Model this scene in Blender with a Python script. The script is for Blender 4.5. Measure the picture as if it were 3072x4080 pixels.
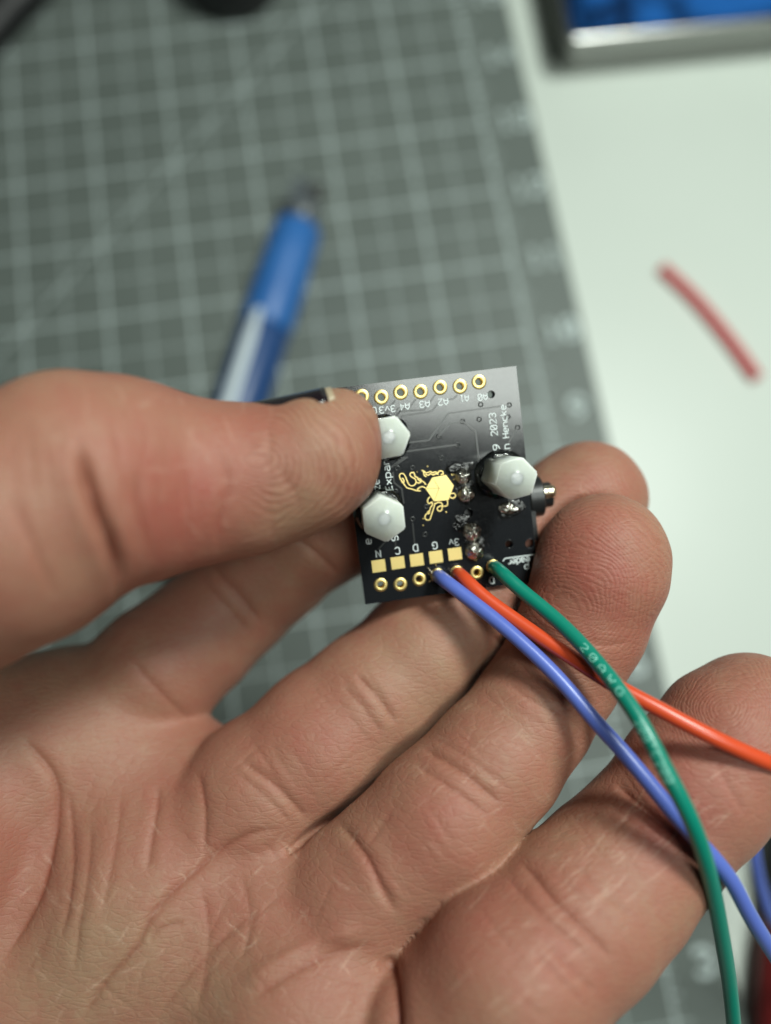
import bpy, bmesh, math, random
import numpy as np
from mathutils import Vector, Matrix

random.seed(7)
rng = np.random.default_rng(7)
for o in list(bpy.data.objects):
    bpy.data.objects.remove(o)
scene = bpy.context.scene
COL = scene.collection

# ------------------------------------------------------------------ camera
F_PX, CX, CY = 3067.0, 1536.0, 2040.0          # photograph is 3072 x 4080
TILT, CAM_H = math.radians(13.0), 0.221
cam_d = bpy.data.cameras.new('camera')
cam = bpy.data.objects.new('camera', cam_d)
COL.objects.link(cam)
cam_d.sensor_fit = 'VERTICAL'
cam_d.sensor_height = 24.0
cam_d.lens = 24.0 * F_PX / 4080.0
cam_d.clip_start, cam_d.clip_end = 0.005, 20.0
cam.location = (0, 0, CAM_H)
cam.rotation_euler = (TILT, 0, 0)
cam_d.dof.use_dof = True
cam_d.dof.focus_distance = 0.0947
cam_d.dof.aperture_fstop = 4.25
scene.camera = cam
CM = Matrix.Translation((0, 0, CAM_H)) @ Matrix.Rotation(TILT, 4, 'X')

# ------------------------------------------------------------------ light
world = bpy.data.worlds.new('World')
scene.world = world
world.use_nodes = True
bg = world.node_tree.nodes['Background']
bg.inputs[0].default_value = (0.88, 1.0, 0.93, 1)
bg.inputs[1].default_value = 0.03
def panel(name, loc, sx, sy, watts, roty=0.0, rotx=0.0):
    la = bpy.data.lights.new(name, 'AREA')
    la.shape = 'RECTANGLE'
    la.size, la.size_y = sx, sy
    la.energy = watts
    la.color = (0.93, 1.0, 0.93)
    lamp = bpy.data.objects.new(name, la)
    COL.objects.link(lamp)
    lamp.location = loc
    lamp.rotation_euler = (rotx, roty, 0.0)
    return lamp
panel('desk_lamp', (0.165, 0.17, 0.46), 0.09, 0.09, 1.95, math.radians(16), math.radians(-16))
panel('ceiling_light', (0.19, -0.085, 0.72), 0.22, 0.15, 1.6, math.radians(12))
scene.view_settings.view_transform = 'Standard'
scene.view_settings.look = 'None'
scene.view_settings.exposure = 0.0
scene.view_settings.gamma = 1.0
scene.cycles.use_denoising = True
scene.cycles.max_bounces = 8

# ------------------------------------------------------------------ coordinates
K = 3072.0 / 1666.0                             # D px (1666 wide view) -> photo px
MMPX = K / F_PX                                 # mm per D px per mm of depth

def cam_mm(u, v, d):
    """D pixel and depth in mm -> camera space, mm (x right, y up, z back)"""
    return np.array([(u * K - CX) / F_PX * d, -(v * K - CY) / F_PX * d, -d])

def W(u, v, d):
    return CM @ Vector(cam_mm(u, v, d) * 0.001)

def on_plane(u, v, z):
    o = Vector((0, 0, CAM_H))
    r = (W(u, v, 100.0) - o)
    k = (z - CAM_H) / r.z
    return o + r * k

# ------------------------------------------------------------------ materials
MATS = {}
def mat(name, col=(0.5, 0.5, 0.5), rough=0.5, metal=0.0, **kw):
    if name in MATS:
        return MATS[name]
    m = bpy.data.materials.new(name)
    m.use_nodes = True
    b = m.node_tree.nodes['Principled BSDF']
    b.inputs['Base Color'].default_value = (*col, 1)
    b.inputs['Roughness'].default_value = rough
    b.inputs['Metallic'].default_value = metal
    for k, v in kw.items():
        b.inputs[k.replace('_', ' ')].default_value = v
    MATS[name] = m
    return m

def nodes(m):
    return m.node_tree.nodes, m.node_tree.links, m.node_tree.nodes['Principled BSDF']

def noise_node(m, scale, detail=3.0, rough=0.55, coord='Object', dim=None):
    n, l, b = nodes(m)
    tc = n.new('ShaderNodeTexCoord')
    t = n.new('ShaderNodeTexNoise')
    t.inputs['Scale'].default_value = scale
    t.inputs['Detail'].default_value = detail
    t.inputs['Roughness'].default_value = rough
    l.new(tc.outputs[coord], t.inputs['Vector'])
    return t

def vary(m, scale, c0, c1, lo=0.35, hi=0.65, detail=3.0):
    """base colour varied by noise"""
    n, l, b = nodes(m)
    t = noise_node(m, scale, detail)
    r = n.new('ShaderNodeValToRGB')
    r.color_ramp.elements[0].position, r.color_ramp.elements[1].position = lo, hi
    r.color_ramp.elements[0].color, r.color_ramp.elements[1].color = (*c0, 1), (*c1, 1)
    l.new(t.outputs['Fac'], r.inputs['Fac'])
    l.new(r.outputs['Color'], b.inputs['Base Color'])
    return r

def vary_rough(m, scale, r0, r1, detail=3.0):
    n, l, b = nodes(m)
    t = noise_node(m, scale, detail)
    mr = n.new('ShaderNodeMapRange')
    mr.inputs['From Min'].default_value, mr.inputs['From Max'].default_value = 0.3, 0.7
    mr.inputs['To Min'].default_value, mr.inputs['To Max'].default_value = r0, r1
    l.new(t.outputs['Fac'], mr.inputs['Value'])
    l.new(mr.outputs['Result'], b.inputs['Roughness'])

def bump(m, scale, strength, dist, detail=3.0):
    n, l, b = nodes(m)
    t = noise_node(m, scale, detail)
    bp = n.new('ShaderNodeBump')
    bp.inputs['Strength'].default_value = strength
    bp.inputs['Distance'].default_value = dist
    l.new(t.outputs['Fac'], bp.inputs['Height'])
    if b.inputs['Normal'].links:
        l.new(b.inputs['Normal'].links[0].from_socket, bp.inputs['Normal'])
    l.new(bp.outputs['Normal'], b.inputs['Normal'])
    return bp

M_TABLE = mat('white_laminate', (0.66, 0.74, 0.67), 0.42)
vary(M_TABLE, 14, (0.58, 0.635, 0.58), (0.60, 0.655, 0.60))
bump(M_TABLE, 900, 0.08, 0.0002)
M_MAT = mat('cutting_mat_vinyl', (0.112, 0.134, 0.122), 0.55)
vary(M_MAT, 22, (0.105, 0.126, 0.114), (0.120, 0.143, 0.130))
bump(M_MAT, 1500, 0.15, 0.0002)
M_PRINT = mat('mat_print', (0.50, 0.58, 0.57), 0.6)
M_PRINT2 = mat('mat_print_faint', (0.44, 0.51, 0.50), 0.6)

# ------------------------------------------------------------------ mesh helpers
def link(o, parent=None):
    COL.objects.link(o)
    if parent is not None:
        o.parent = parent
    return o

def new_obj(name, verts, faces, material, parent=None, smooth=False):
    me = bpy.data.meshes.new(name)
    me.from_pydata([tuple(v) for v in verts], [], faces)
    me.update()
    if smooth:
        me.polygons.foreach_set('use_smooth', [True] * len(me.polygons))
    if material is not None:
        me.materials.append(material)
    o = bpy.data.objects.new(name, me)
    return link(o, parent)

def bm_obj(name, bm, material, parent=None, smooth=False):
    me = bpy.data.meshes.new(name)
    bmesh.ops.recalc_face_normals(bm, faces=bm.faces)
    bm.to_mesh(me)
    bm.free()
    if smooth:
        me.polygons.foreach_set('use_smooth', [True] * len(me.polygons))
    if material is not None:
        me.materials.append(material)
    o = bpy.data.objects.new(name, me)
    return link(o, parent)

def copy_obj(o, parent, loc=None, rotz=None, scale=None):
    c = o.copy()
    COL.objects.link(c)
    c.parent = parent
    if loc is not None: c.location = loc
    if rotz is not None: c.rotation_euler = (0, 0, rotz)
    if scale is not None: c.scale = scale
    return c

def tag(o, label, cat, group=None):
    o['label'], o['category'] = label, cat
    if group: o['group'] = group
    return o

def empty(name, matrix):
    o = bpy.data.objects.new(name, None)
    COL.objects.link(o)
    o.matrix_world = matrix
    o.empty_display_size = 0.01
    return o

def catmull(pts, n=12):
    P = [np.array(p, float) for p in pts]
    P = [2 * P[0] - P[1]] + P + [2 * P[-1] - P[-2]]
    out = []
    for i in range(1, len(P) - 2):
        p0, p1, p2, p3 = P[i - 1:i + 3]
        for t in np.linspace(0, 1, n, endpoint=False):
            out.append(0.5 * (2 * p1 + (p2 - p0) * t + (2 * p0 - 5 * p1 + 4 * p2 - p3) * t * t + (3 * p1 - p0 - 3 * p2 + p3) * t ** 3))
    out.append(P[-2])
    return np.array(out)

def frames(path):
    T = np.gradient(path, axis=0)
    T /= np.linalg.norm(T, axis=1)[:, None] + 1e-12
    n = np.cross(T[0], [0.3, 0.2, 0.9]); n /= np.linalg.norm(n)
    N = []
    for t in T:
        n = n - t * (n @ t)
        n /= np.linalg.norm(n) + 1e-12
        N.append(n.copy())
    N = np.array(N)
    return T, N, np.cross(T, N)

def tube_mesh(path, radii, seg=16, cap=True):
    path = np.asarray(path, float)
    T, N, B = frames(path)
    if np.isscalar(radii): radii = np.full(len(path), radii)
    verts, faces = [], []
    for i, p in enumerate(path):
        for k in range(seg):
            a = 2 * math.pi * k / seg
            verts.append(p + radii[i] * (math.cos(a) * N[i] + math.sin(a) * B[i]))
    for i in range(len(path) - 1):
        for k in range(seg):
            a, b = i * seg + k, i * seg + (k + 1) % seg
            faces.append((a, b, b + seg, a + seg))
    if cap:
        faces.append(tuple(reversed(range(seg))))
        faces.append(tuple(range((len(path) - 1) * seg, len(path) * seg)))
    return verts, faces

def lathe(profile, seg=32, close=False):
    """profile of (r, z) -> verts, faces"""
    verts, faces = [], []
    for r, z in profile:
        for k in range(seg):
            a = 2 * math.pi * k / seg
            verts.append((r * math.cos(a), r * math.sin(a), z))
    n = len(profile)
    for i in range(n - 1 if not close else n):
        j = (i + 1) % n
        for k in range(seg):
            a, b = i * seg + k, i * seg + (k + 1) % seg
            c, d = j * seg + (k + 1) % seg, j * seg + k
            faces.append((a, b, c, d))
    return verts, faces

def box_vf(x0, x1, y0, y1, z0, z1):
    v = [(x, y, z) for z in (z0, z1) for y in (y0, y1) for x in (x0, x1)]
    f = [(0, 2, 3, 1), (4, 5, 7, 6), (0, 1, 5, 4), (2, 6, 7, 3), (0, 4, 6, 2), (1, 3, 7, 5)]
    return v, f

def strip_vf(poly, w, z0, z1, closed=False):
    """flat raised ribbon following a 2-D polyline, mitred"""
    P = [np.array(p, float) for p in poly]
    n = len(P)
    L, R = [], []
    for i in range(n):
        a = P[i - 1] if (i > 0 or closed) else None
        b = P[(i + 1) % n] if (i < n - 1 or closed) else None
        d1 = (P[i] - a) if a is not None else (b - P[i])
        d2 = (b - P[i]) if b is not None else d1
        d1 = d1 / (np.linalg.norm(d1) + 1e-9); d2 = d2 / (np.linalg.norm(d2) + 1e-9)
        t = d1 + d2
        if np.linalg.norm(t) < 0.2: t = d1
        t = t / (np.linalg.norm(t) + 1e-9)
        nn = np.array([-t[1], t[0]])
        s = min(1.6, 1.0 / max(0.4, abs(nn @ np.array([-d1[1], d1[0]]))))
        L.append(P[i] + nn * w / 2 * s); R.append(P[i] - nn * w / 2 * s)
    verts, faces = [], []
    for i in range(n):
        verts += [(*L[i], z0), (*L[i], z1), (*R[i], z1), (*R[i], z0)]
    m = n if closed else n - 1
    for i in range(m):
        a, b = 4 * i, 4 * ((i + 1) % n)
        for q in range(3):
            faces.append((a + q, a + q + 1, b + q + 1, b + q))
    if not closed:
        faces.append((0, 3, 2, 1)); e = 4 * (n - 1); faces.append((e, e + 1, e + 2, e + 3))
    return verts, faces

def merge(parts):
    V, Fc = [], []
    for v, f in parts:
        o = len(V)
        V += [tuple(x) for x in v]
        Fc += [tuple(i + o for i in q) for q in f]
    return V, Fc

# stroke lettering (cell 4 wide, 6 high)
GLYPH = {
 'A': [[(0,0),(0,4),(2,6),(4,4),(4,0)], [(0,2),(4,2)]],
 '0': [[(0,1),(0,5),(1,6),(3,6),(4,5),(4,1),(3,0),(1,0),(0,1)], [(0.3,1.2),(3.7,4.8)]],
 'O': [[(0,1.5),(0,4.5),(1.2,6),(2.8,6),(4,4.5),(4,1.5),(2.8,0),(1.2,0),(0,1.5)]],
 '1': [[(0.8,5),(2,6),(2,0)], [(0.6,0),(3.4,0)]],
 '2': [[(0,5),(1,6),(3,6),(4,5),(4,4),(0,0),(4,0)]],
 '3': [[(0,5),(1,6),(3,6),(4,5),(4,4),(3,3.1),(1.4,3.1)], [(3,3.1),(4,2),(4,1),(3,0),(1,0),(0,1)]],
 '4': [[(3,0),(3,6),(0,2),(4,2)]],
 '5': [[(4,6),(0,6),(0,3.4),(3,3.6),(4,2.6),(4,1),(3,0),(1,0),(0,1)]],
 '6': [[(3.6,6),(1.4,5.2),(0,3),(0,1),(1,0),(3,0),(4,1),(4,2.2),(3,3.2),(1,3.2),(0,2.2)]],
 '7': [[(0,6),(4,6),(1.4,0)]],
 '8': [[(1,3.2),(0,4.2),(0,5),(1,6),(3,6),(4,5),(4,4.2),(3,3.2),(1,3.2),(0,2.2),(0,1),(1,0),(3,0),(4,1),(4,2.2),(3,3.2)]],
 '9': [[(0.4,0),(2.6,0.8),(4,3),(4,5),(3,6),(1,6),(0,5),(0,3.8),(1,2.8),(3,2.8),(4,3.8)]],
 'v': [[(0,4),(2,0),(4,4)]],
 'G': [[(4,5),(3,6),(1,6),(0,5),(0,1),(1,0),(3,0),(4,1),(4,3),(2.2,3)]],
 'E': [[(4,6),(0,6),(0,0),(4,0)], [(0,3),(3,3)]],
 'x': [[(0,0),(4,4)], [(0,4),(4,0)]],
 'p': [[(0,-2),(0,4),(3,4),(4,3),(4,1),(3,0),(0,0)]],
 'a': [[(0.6,4),(3,4),(4,3),(4,0),(1,0),(0,0.8),(0,1.5),(1,2.2),(4,2.2)]],
 'n': [[(0,0),(0,4),(3,4),(4,3),(4,0)]],
 'z': [[(0,4),(4,4),(0,0),(4,0)]],
 'e': [[(0,2.1),(4,2.1),(4,3),(3,4),(1,4),(0,3),(0,1),(1,0),(3.4,0)]],
 'C': [[(4,5),(3,6),(1,6),(0,5),(0,1),(1,0),(3,0),(4,1)]],
 'c': [[(4,4),(1,4),(0,3),(0,1),(1,0),(4,0)]],
 'r': [[(0,0),(0,4)], [(0,2.4),(1.6,4),(3.4,4)]],
 'd': [[(4,6),(4,0),(1,0),(0,1),(0,3),(1,4),(4,4)]],
 'k': [[(0,0),(0,6)], [(3.4,4),(0,1.8)], [(1,2.5),(3.6,0)]],
 'N': [[(0,0),(0,6),(4,0),(4,6)]],
 'D': [[(0,0),(0,6),(2.6,6),(4,4.6),(4,1.4),(2.6,0),(0,0)]],
 'H': [[(0,0),(0,6)], [(4,0),(4,6)], [(0,3),(4,3)]],
 's': [[(0,0),(3,0),(4,1),(3,2),(1,2),(0,3),(1,4),(4,4)]],
 'S': [[(0,1),(1,0),(3,0),(4,1),(4,2),(3,3),(1,3),(0,4),(0,5),(1,6),(3,6),(4,5)]],
 'W': [[(0,6),(0.8,0),(2,3.6),(3.2,0),(4,6)]],
 'P': [[(0,0),(0,6),(3,6),(4,5),(4,3.6),(3,2.6),(0,2.6)]],
 '.': [[(1.6,0),(2.2,0)]],
 'o': [[(1,4.4),(0.5,5.2),(1,6),(2,6),(2.5,5.2),(2,4.4),(1,4.4)]],
 ' ': [],
}
def text_strokes(s, h, adv=5.6):
    u = h / 6.0
    out = []
    x = 0.0
    for ch in s:
        for st in GLYPH[ch]:
            out.append([((x + a) * u, b * u) for a, b in st])
        x += adv
    wtot = (x - (adv - 4)) * u
    return [[(a - wtot / 2, b - h / 2) for a, b in st] for st in out], wtot

# ================================================================== SETTING
tb = new_obj('table_top', *box_vf(-0.75, 0.75, -0.6, 0.75, -0.03, 0.0), M_TABLE)
tb['kind'] = 'structure'

MAT_ROT = math.radians(8.9)
anchor = on_plane(1981 / K, 760 / K, 0.003)      # a crossing on the outermost printed line
mroot = empty('cutting_mat', Matrix.Translation((anchor.x, anchor.y, 0.0)) @ Matrix.Rotation(MAT_ROT, 4, 'Z'))
tag(mroot, 'grey self-healing cutting mat with pale inch grid lying on white table', 'cutting mat')
IN = 0.0254
MX0, MX1, MY0, MY1 = -17 * IN, 0.68 * IN, -13.7 * IN, 11.0 * IN
bm = bmesh.new()
vv, ff = box_vf(MX0, MX1, MY0, MY1, 0.0, 0.003)
bvs = [bm.verts.new(v) for v in vv]
for q in ff: bm.faces.new([bvs[i] for i in q])
bmesh.ops.bevel(bm, geom=[e for e in bm.edges], offset=0.0005, segments=2, affect='EDGES')
bm_obj('mat_sheet', bm, M_MAT, mroot)
ZP = 0.00305
inch, half, ticks = [], [], []
for i in range(0, 17):
    inch.append(strip_vf([(-i * IN, -13 * IN), (-i * IN, 10.5 * IN)], 0.00062, ZP - 0.0001, ZP))
    half.append(strip_vf([(-(i + .5) * IN, -13 * IN), (-(i + .5) * IN, 10.5 * IN)], 0.00038, ZP - 0.0001, ZP - 0.00001))
for j in range(-13, 11):
    inch.append(strip_vf([(-16.5 * IN, j * IN), (0.06 * IN, j * IN)], 0.00062, ZP - 0.0001, ZP + 0.00002))
    half.append(strip_vf([(-16.5 * IN, (j + .5) * IN), (0, (j + .5) * IN)], 0.00038, ZP - 0.0001, ZP + 0.00001))
    for q in range(1, 8):
        ln = 0.0042 if q == 4 else (0.003 if q % 2 == 0 else 0.002)
        ticks.append(strip_vf([(0.0004, (j + q / 8) * IN), (ln, (j + q / 8) * IN)], 0.0004, ZP - 0.0001, ZP + 0.00003))
half.append(strip_vf([(-13.0 * IN, -7.96 * IN), (0.0, 5.04 * IN)], 0.00045, ZP - 0.0001, ZP + 0.00005))
new_obj('inch_lines', *merge(inch), M_PRINT, mroot)
new_obj('half_inch_lines', *merge(half), M_PRINT2, mroot)
new_obj('ruler_ticks', *merge(ticks), M_PRINT, mroot)
for j in range(-9, 6):
    num = 12 + j
    st, w_ = text_strokes(str(num), 0.0062)
    parts = [strip_vf(s, 0.0013, -0.0001, 0.00006) for s in st]
    n_ = new_obj('numeral', *merge(parts), M_PRINT, mroot)
    n_.location = (0.40 * IN, j * IN, ZP)

# ================================================================== CIRCUIT BOARD
def crop_ray(x, y):
    u, v = (1300 + x * 1000 / 1666), (1400 + y * 1000 / 1666)
    return np.array([(u - CX) / F_PX, -(v - CY) / F_PX, -1.0])
DTL = 97.0
PTL = crop_ray(65, 243) * DTL
PTR = crop_ray(1255, 97) * DTL * 1.01499
PBL = crop_ray(265, 1680) * DTL * 1.0327
PBR = PTR + PBL - PTL
pc = (PTL + PBR) / 2
ex = (PTR - PTL); BW = np.linalg.norm(ex); ex /= BW
ey = (PTL - PBL); BH = np.linalg.norm(ey); ey /= BH
ez = np.cross(ex, ey); ez /= np.linalg.norm(ez)
ey = np.cross(ez, ex)
def BP(x, y):
    """pixel on the board's face (board view) -> board plane, mm"""
    r = crop_ray(x, y)
    k = (pc @ ez) / (r @ ez)
    q = r * k - pc
    return np.array([q @ ex, q @ ey])
def board_to_cam(p):
    return pc + ex * p[0] + ey * p[1] + ez * p[2]
BM_ = Matrix(((ex[0], ey[0], ez[0], pc[0] / 1000), (ex[1], ey[1], ez[1], pc[1] / 1000), (ex[2], ey[2], ez[2], pc[2] / 1000), (0, 0, 0, 1)))
board = empty('circuit_board', CM @ BM_ @ Matrix.Scale(0.001, 4))
tag(board, 'small black circuit board with gold pads and three white hex standoffs, pinched in fingers', 'circuit board')
# everything under the board is in millimetres, face at z = 0

M_MASK = mat('black_solder_mask', (0.010, 0.011, 0.013), 0.30)
bump(M_MASK, 9, 0.5, 0.0000025, 3)
vary_rough(M_MASK, 3, 0.11, 0.145)
M_TRACE = mat('covered_trace', (0.022, 0.023, 0.023), 0.24)
M_GOLD = mat('gold_plating', (0.80, 0.62, 0.25), 0.42, 1.0)
bump(M_GOLD, 14, 0.5, 0.000003, 3)
M_INK = mat('white_silkscreen', (0.74, 0.80, 0.80), 0.6)
M_FR4 = mat('board_edge', (0.10, 0.085, 0.045), 0.7)
M_NYL = mat('milky_nylon', (0.52, 0.555, 0.515), 0.25, Subsurface_Weight=0.85, Subsurface_Scale=0.9)
nn, ll, bb = nodes(M_NYL); bb.inputs['Subsurface Radius'].default_value = (1.0, 1.0, 0.8); bb.inputs['Subsurface Scale'].default_value = 0.0034
bump(M_NYL, 1.4, 0.6, 0.00006, 4)
M_SOLD = mat('solder', (0.52, 0.51, 0.47), 0.2, 1.0)
vary(M_SOLD, 2.2, (0.26, 0.25, 0.22), (0.80, 0.78, 0.72), 0.36, 0.58, 5)
bump(M_SOLD, 3, 0.8, 0.00012, 4)
M_FLUX = mat('dark_flux', (0.008, 0.008, 0.008), 0.06)
bump(M_FLUX, 1.6, 1.0, 0.00016, 3)
M_GLUE = mat('clear_glue', (0.86, 0.88, 0.84), 0.08, IOR=1.48, Transmission_Weight=1.0)
M_BLACKP = mat('black_plastic', (0.014, 0.015, 0.016), 0.38)
bump(M_BLACKP, 6, 0.5, 0.00002, 3)
M_DARKHOLE = mat('via_pit', (0.004, 0.004, 0.004), 0.6)
M_TIN = mat('tinned_copper', (0.62, 0.58, 0.50), 0.25, 1.0)

TOPH = [(1013, 203), (887, 233), (755, 240), (625, 268), (493, 273), (365, 305), (235, 300)]
BOTH = [(362, 1550), (492, 1547), (617, 1513), (738, 1485), (868, 1468), (1000, 1470), (1108, 1428)]
NPTH = [((1095, 285), 24), ((945, 1075), 30), ((1216, 1280), 28), ((1352, 1275), 32)]
PX = BW / 1199.0
holes = [(BP(*p), 0.50) for p in TOPH] + [(BP(*p), 0.48) for p in BOTH] + [(BP(*p), r * PX) for p, r in NPTH]
# laminate with real drilled holes
cu = bpy.data.curves.new('outline', 'CURVE')
cu.dimensions = '2D'; cu.fill_mode = 'BOTH'; cu.extrude = 0.78; cu.bevel_depth = 0.0
def spl(pts):
    s = cu.splines.new('POLY'); s.points.add(len(pts) - 1)
    for p, q in zip(s.points, pts): p.co = (q[0], q[1], 0, 1)
    s.use_cyclic_u = True
spl([(-BW / 2, -BH / 2), (BW / 2, -BH / 2), (BW / 2, BH / 2), (-BW / 2, BH / 2)])
for c, r in holes:
    spl([(c[0] + r * math.cos(a), c[1] + r * math.sin(a)) for a in np.linspace(0, 2 * math.pi, 28, endpoint=False)])
tmp = bpy.data.objects.new('tmp', cu); COL.objects.link(tmp)
dg = bpy.context.evaluated_depsgraph_get()
me = bpy.data.meshes.new_from_object(tmp.evaluated_get(dg))
bpy.data.objects.remove(tmp); bpy.data.curves.remove(cu)
me.materials.clear(); me.materials.append(M_MASK); me.materials.append(M_FR4)
for p in me.polygons:
    p.use_smooth = False
    p.material_index = 0 if abs(p.normal.z) > 0.5 else 1
lam = bpy.data.objects.new('laminate', me); link(lam, board); lam.location = (0, 0, -0.78)

# plated rings
def ring_obj(name, ro, ri):
    prof = [(ri, -1.5), (ri, 0.02), (ri + 0.05, 0.045), (ro - 0.04, 0.045), (ro, 0.0)]
    v, f = lathe(prof, 32)
    return new_obj(name, v, f, M_GOLD, board, True)
r0 = None
for i, p in enumerate(TOPH + BOTH):
    c = BP(*p)
    if i == 0:
        r0 = ring_obj('plated_hole', 0.97, 0.47); r0.location = (*c, 0.0)
    else:
        s = 1.0 if i < len(TOPH) else 0.93
        copy_obj(r0, board, (*c, 0.0), scale=(s, s, 1))
for (p, r) in NPTH:
    c = BP(*p); rr = r * PX
    v, f = lathe([(rr * 0.995, -1.5), (rr * 0.995, 0.01), (rr * 1.06, 0.02), (rr * 1.1, 0.0)], 28)
    o = new_obj('drill_hole_rim', v, f, M_MASK, board, True); o.location = (*c, 0.0)

# square pads
pv, pf = box_vf(-0.88, 0.88, -0.80, 0.80, 0.0, 0.04)
pad0 = new_obj('solder_pad', pv, pf, M_GOLD, board)
for i, p in enumerate([(348, 1424), (475, 1403), (601, 1384), (728, 1364), (854, 1344)]):
    c = BP(*p)
    if i == 0: pad0.location = (*c, 0.003)
    else: copy_obj(pad0, board, (*c, 0.003))

# vias
VIAS = [(1025, 352), (1215, 355), (1205, 433), (1015, 450), (905, 464), (747, 563), (545, 606), (868, 620), (1270, 503),
        (492, 718), (767, 708), (473, 775), (572, 772), (1013, 722), (460, 930), (665, 1030), (655, 1215), (573, 1113), (853, 1155), (232, 950), (325, 795)]
vv, vf = lathe([(0.36, 0.0), (0.33, 0.05), (0.24, 0.06), (0.19, 0.03), (0.17, -0.05), (0.0, -0.06)], 18)
via0 = None
for p in VIAS:
    c = BP(*p)
    if via0 is None:
        via0 = new_obj('via', vv, vf, M_TRACE, board, True); via0.location = (*c, 0.0)
        via0.data.materials.append(M_DARKHOLE)
        for pl in via0.data.polygons:
            if pl.index >= 18 * 3: pl.material_index = 1
    else:
        copy_obj(via0, board, (*c, 0.0))

# covered traces
TR = [[(1215, 355), (810, 410), (680, 590), (545, 606)], [(905, 464), (820, 478), (747, 563)], [(905, 464), (990, 530), (1013, 722)],
      [(868, 620), (500, 668)], [(595, 317), (552, 372), (500, 385), (470, 415), (438, 462)], [(725, 287), (665, 367), (650, 387), (492, 397), (435, 470)],
      [(750, 337), (700, 397), (505, 427), (465, 480)], [(460, 322), (388, 420)], [(482, 372), (430, 440)], [(870, 290), (845, 315), (790, 321)],
      [(1270, 503), (1205, 612)], [(288, 800), (288, 930)], [(312, 800), (308, 900)], [(442, 800), (450, 872), (500, 910), (515, 1010)], [(573, 1140), (586, 1278)],
      [(458, 1255), (460, 1300)], [(385, 1270), (345, 1315)], [(540, 700), (450, 760)], [(520, 700), (430, 770)]]
for poly in TR:
    new_obj('trace', *strip_vf([BP(*p) for p in poly], 0.22, -0.01, 0.075), M_TRACE, board)

# lettering on the board
def board_text(s, at, ang, length_px, h, name='lettering', sw=0.11):
    st, w_ = text_strokes(s, h)
    sc = (length_px * PX) / w_ if length_px else 1.0
    ca, sa = math.cos(ang), math.sin(ang)
    c = BP(*at)
    parts = []
    for k, q in enumerate(st):
        pts = [(c[0] + ca * a * sc - sa * b, c[1] + sa * a * sc + ca * b) for a, b in q]
        parts.append(strip_vf(pts, sw, 0.02, 0.092 + 0.002 * (k % 3)))
    return new_obj(name, *merge(parts), M_INK, board)
PI = math.pi
for s, at, ln in (('A0', (1037, 303), 62), ('A1', (915, 312), 56), ('A2', (775, 335), 64), ('A3', (652, 350), 64), ('A4', (520, 366), 62), ('3v3', (405, 385), 104), ('G', (318, 392), 26)):
    board_text(s, at, PI, ln, 0.78)
for s, at, ln in (('N', (345, 1343), 30), ('C', (472, 1323), 30), ('D', (592, 1304), 30), ('G', (720, 1288), 30), ('3v', (848, 1268), 66)):
    board_text(s, at, PI, ln, 0.86)
board_text('2023', (1108, 486), PI / 2, 148, 0.82)
board_text('9', (1128, 636), PI / 2, 34, 0.82)
board_text('Hencke', (1180, 466), PI / 2, 216, 0.80)
board_text('n', (1194, 632), PI / 2, 28, 0.95)
board_text('Expan', (404, 822), PI / 2, 212, 0.88)
board_text('ze', (330, 886), PI / 2, 70, 0.92)
board_text('rC', (237, 925), PI / 2, 82, 0.80)
board_text('e', (274, 1262), PI / 2, 34, 0.95)
board_text('S', (455, 1240), PI / 2, 30, 0.82)
board_text('eader', (1276, 1394), PI, 152, 0.80)
board_text('p', (1330, 1436), PI, 28, 0.80)
board_text('D', (1097, 1520), PI, 30, 0.80)
new_obj('header_outline', *strip_vf([BP(1172, 1392), BP(1186, 1374), BP(1385, 1348)], 0.12, 0.0, 0.05), M_INK, board)

# emblem
hexp = [BP(*p) for p in ((703, 836), (795, 818), (848, 890), (812, 988), (716, 997), (659, 912))]
inner = BP(748, 908)
def prism_vf(pts, z0, z1):
    n = len(pts)
    v = [(*p, z0) for p in pts] + [(*p, z1) for p in pts]
    f = [tuple(range(n, 2 * n))] + [(i, (i + 1) % n, n + (i + 1) % n, n + i) for i in range(n)]
    return v, f
def shrink(pts, a=0.03):
    c = sum(pts) / len(pts)
    return [p + (c - p) / np.linalg.norm(c - p) * a for p in pts]
faces3 = [[hexp[5], inner, hexp[0]], [hexp[5], hexp[4], inner], [hexp[0], inner, hexp[4], hexp[3], hexp[2], hexp[1]]]
for q in faces3:
    q = shrink(q[::1], 0.04)
    a = sum(q[i][0] * q[(i + 1) % len(q)][1] - q[(i + 1) % len(q)][0] * q[i][1] for i in range(len(q)))
    if a < 0: q = q[::-1]
    new_obj('emblem_facet', *prism_vf(q, 0.0, 0.04), M_GOLD, board)
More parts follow.
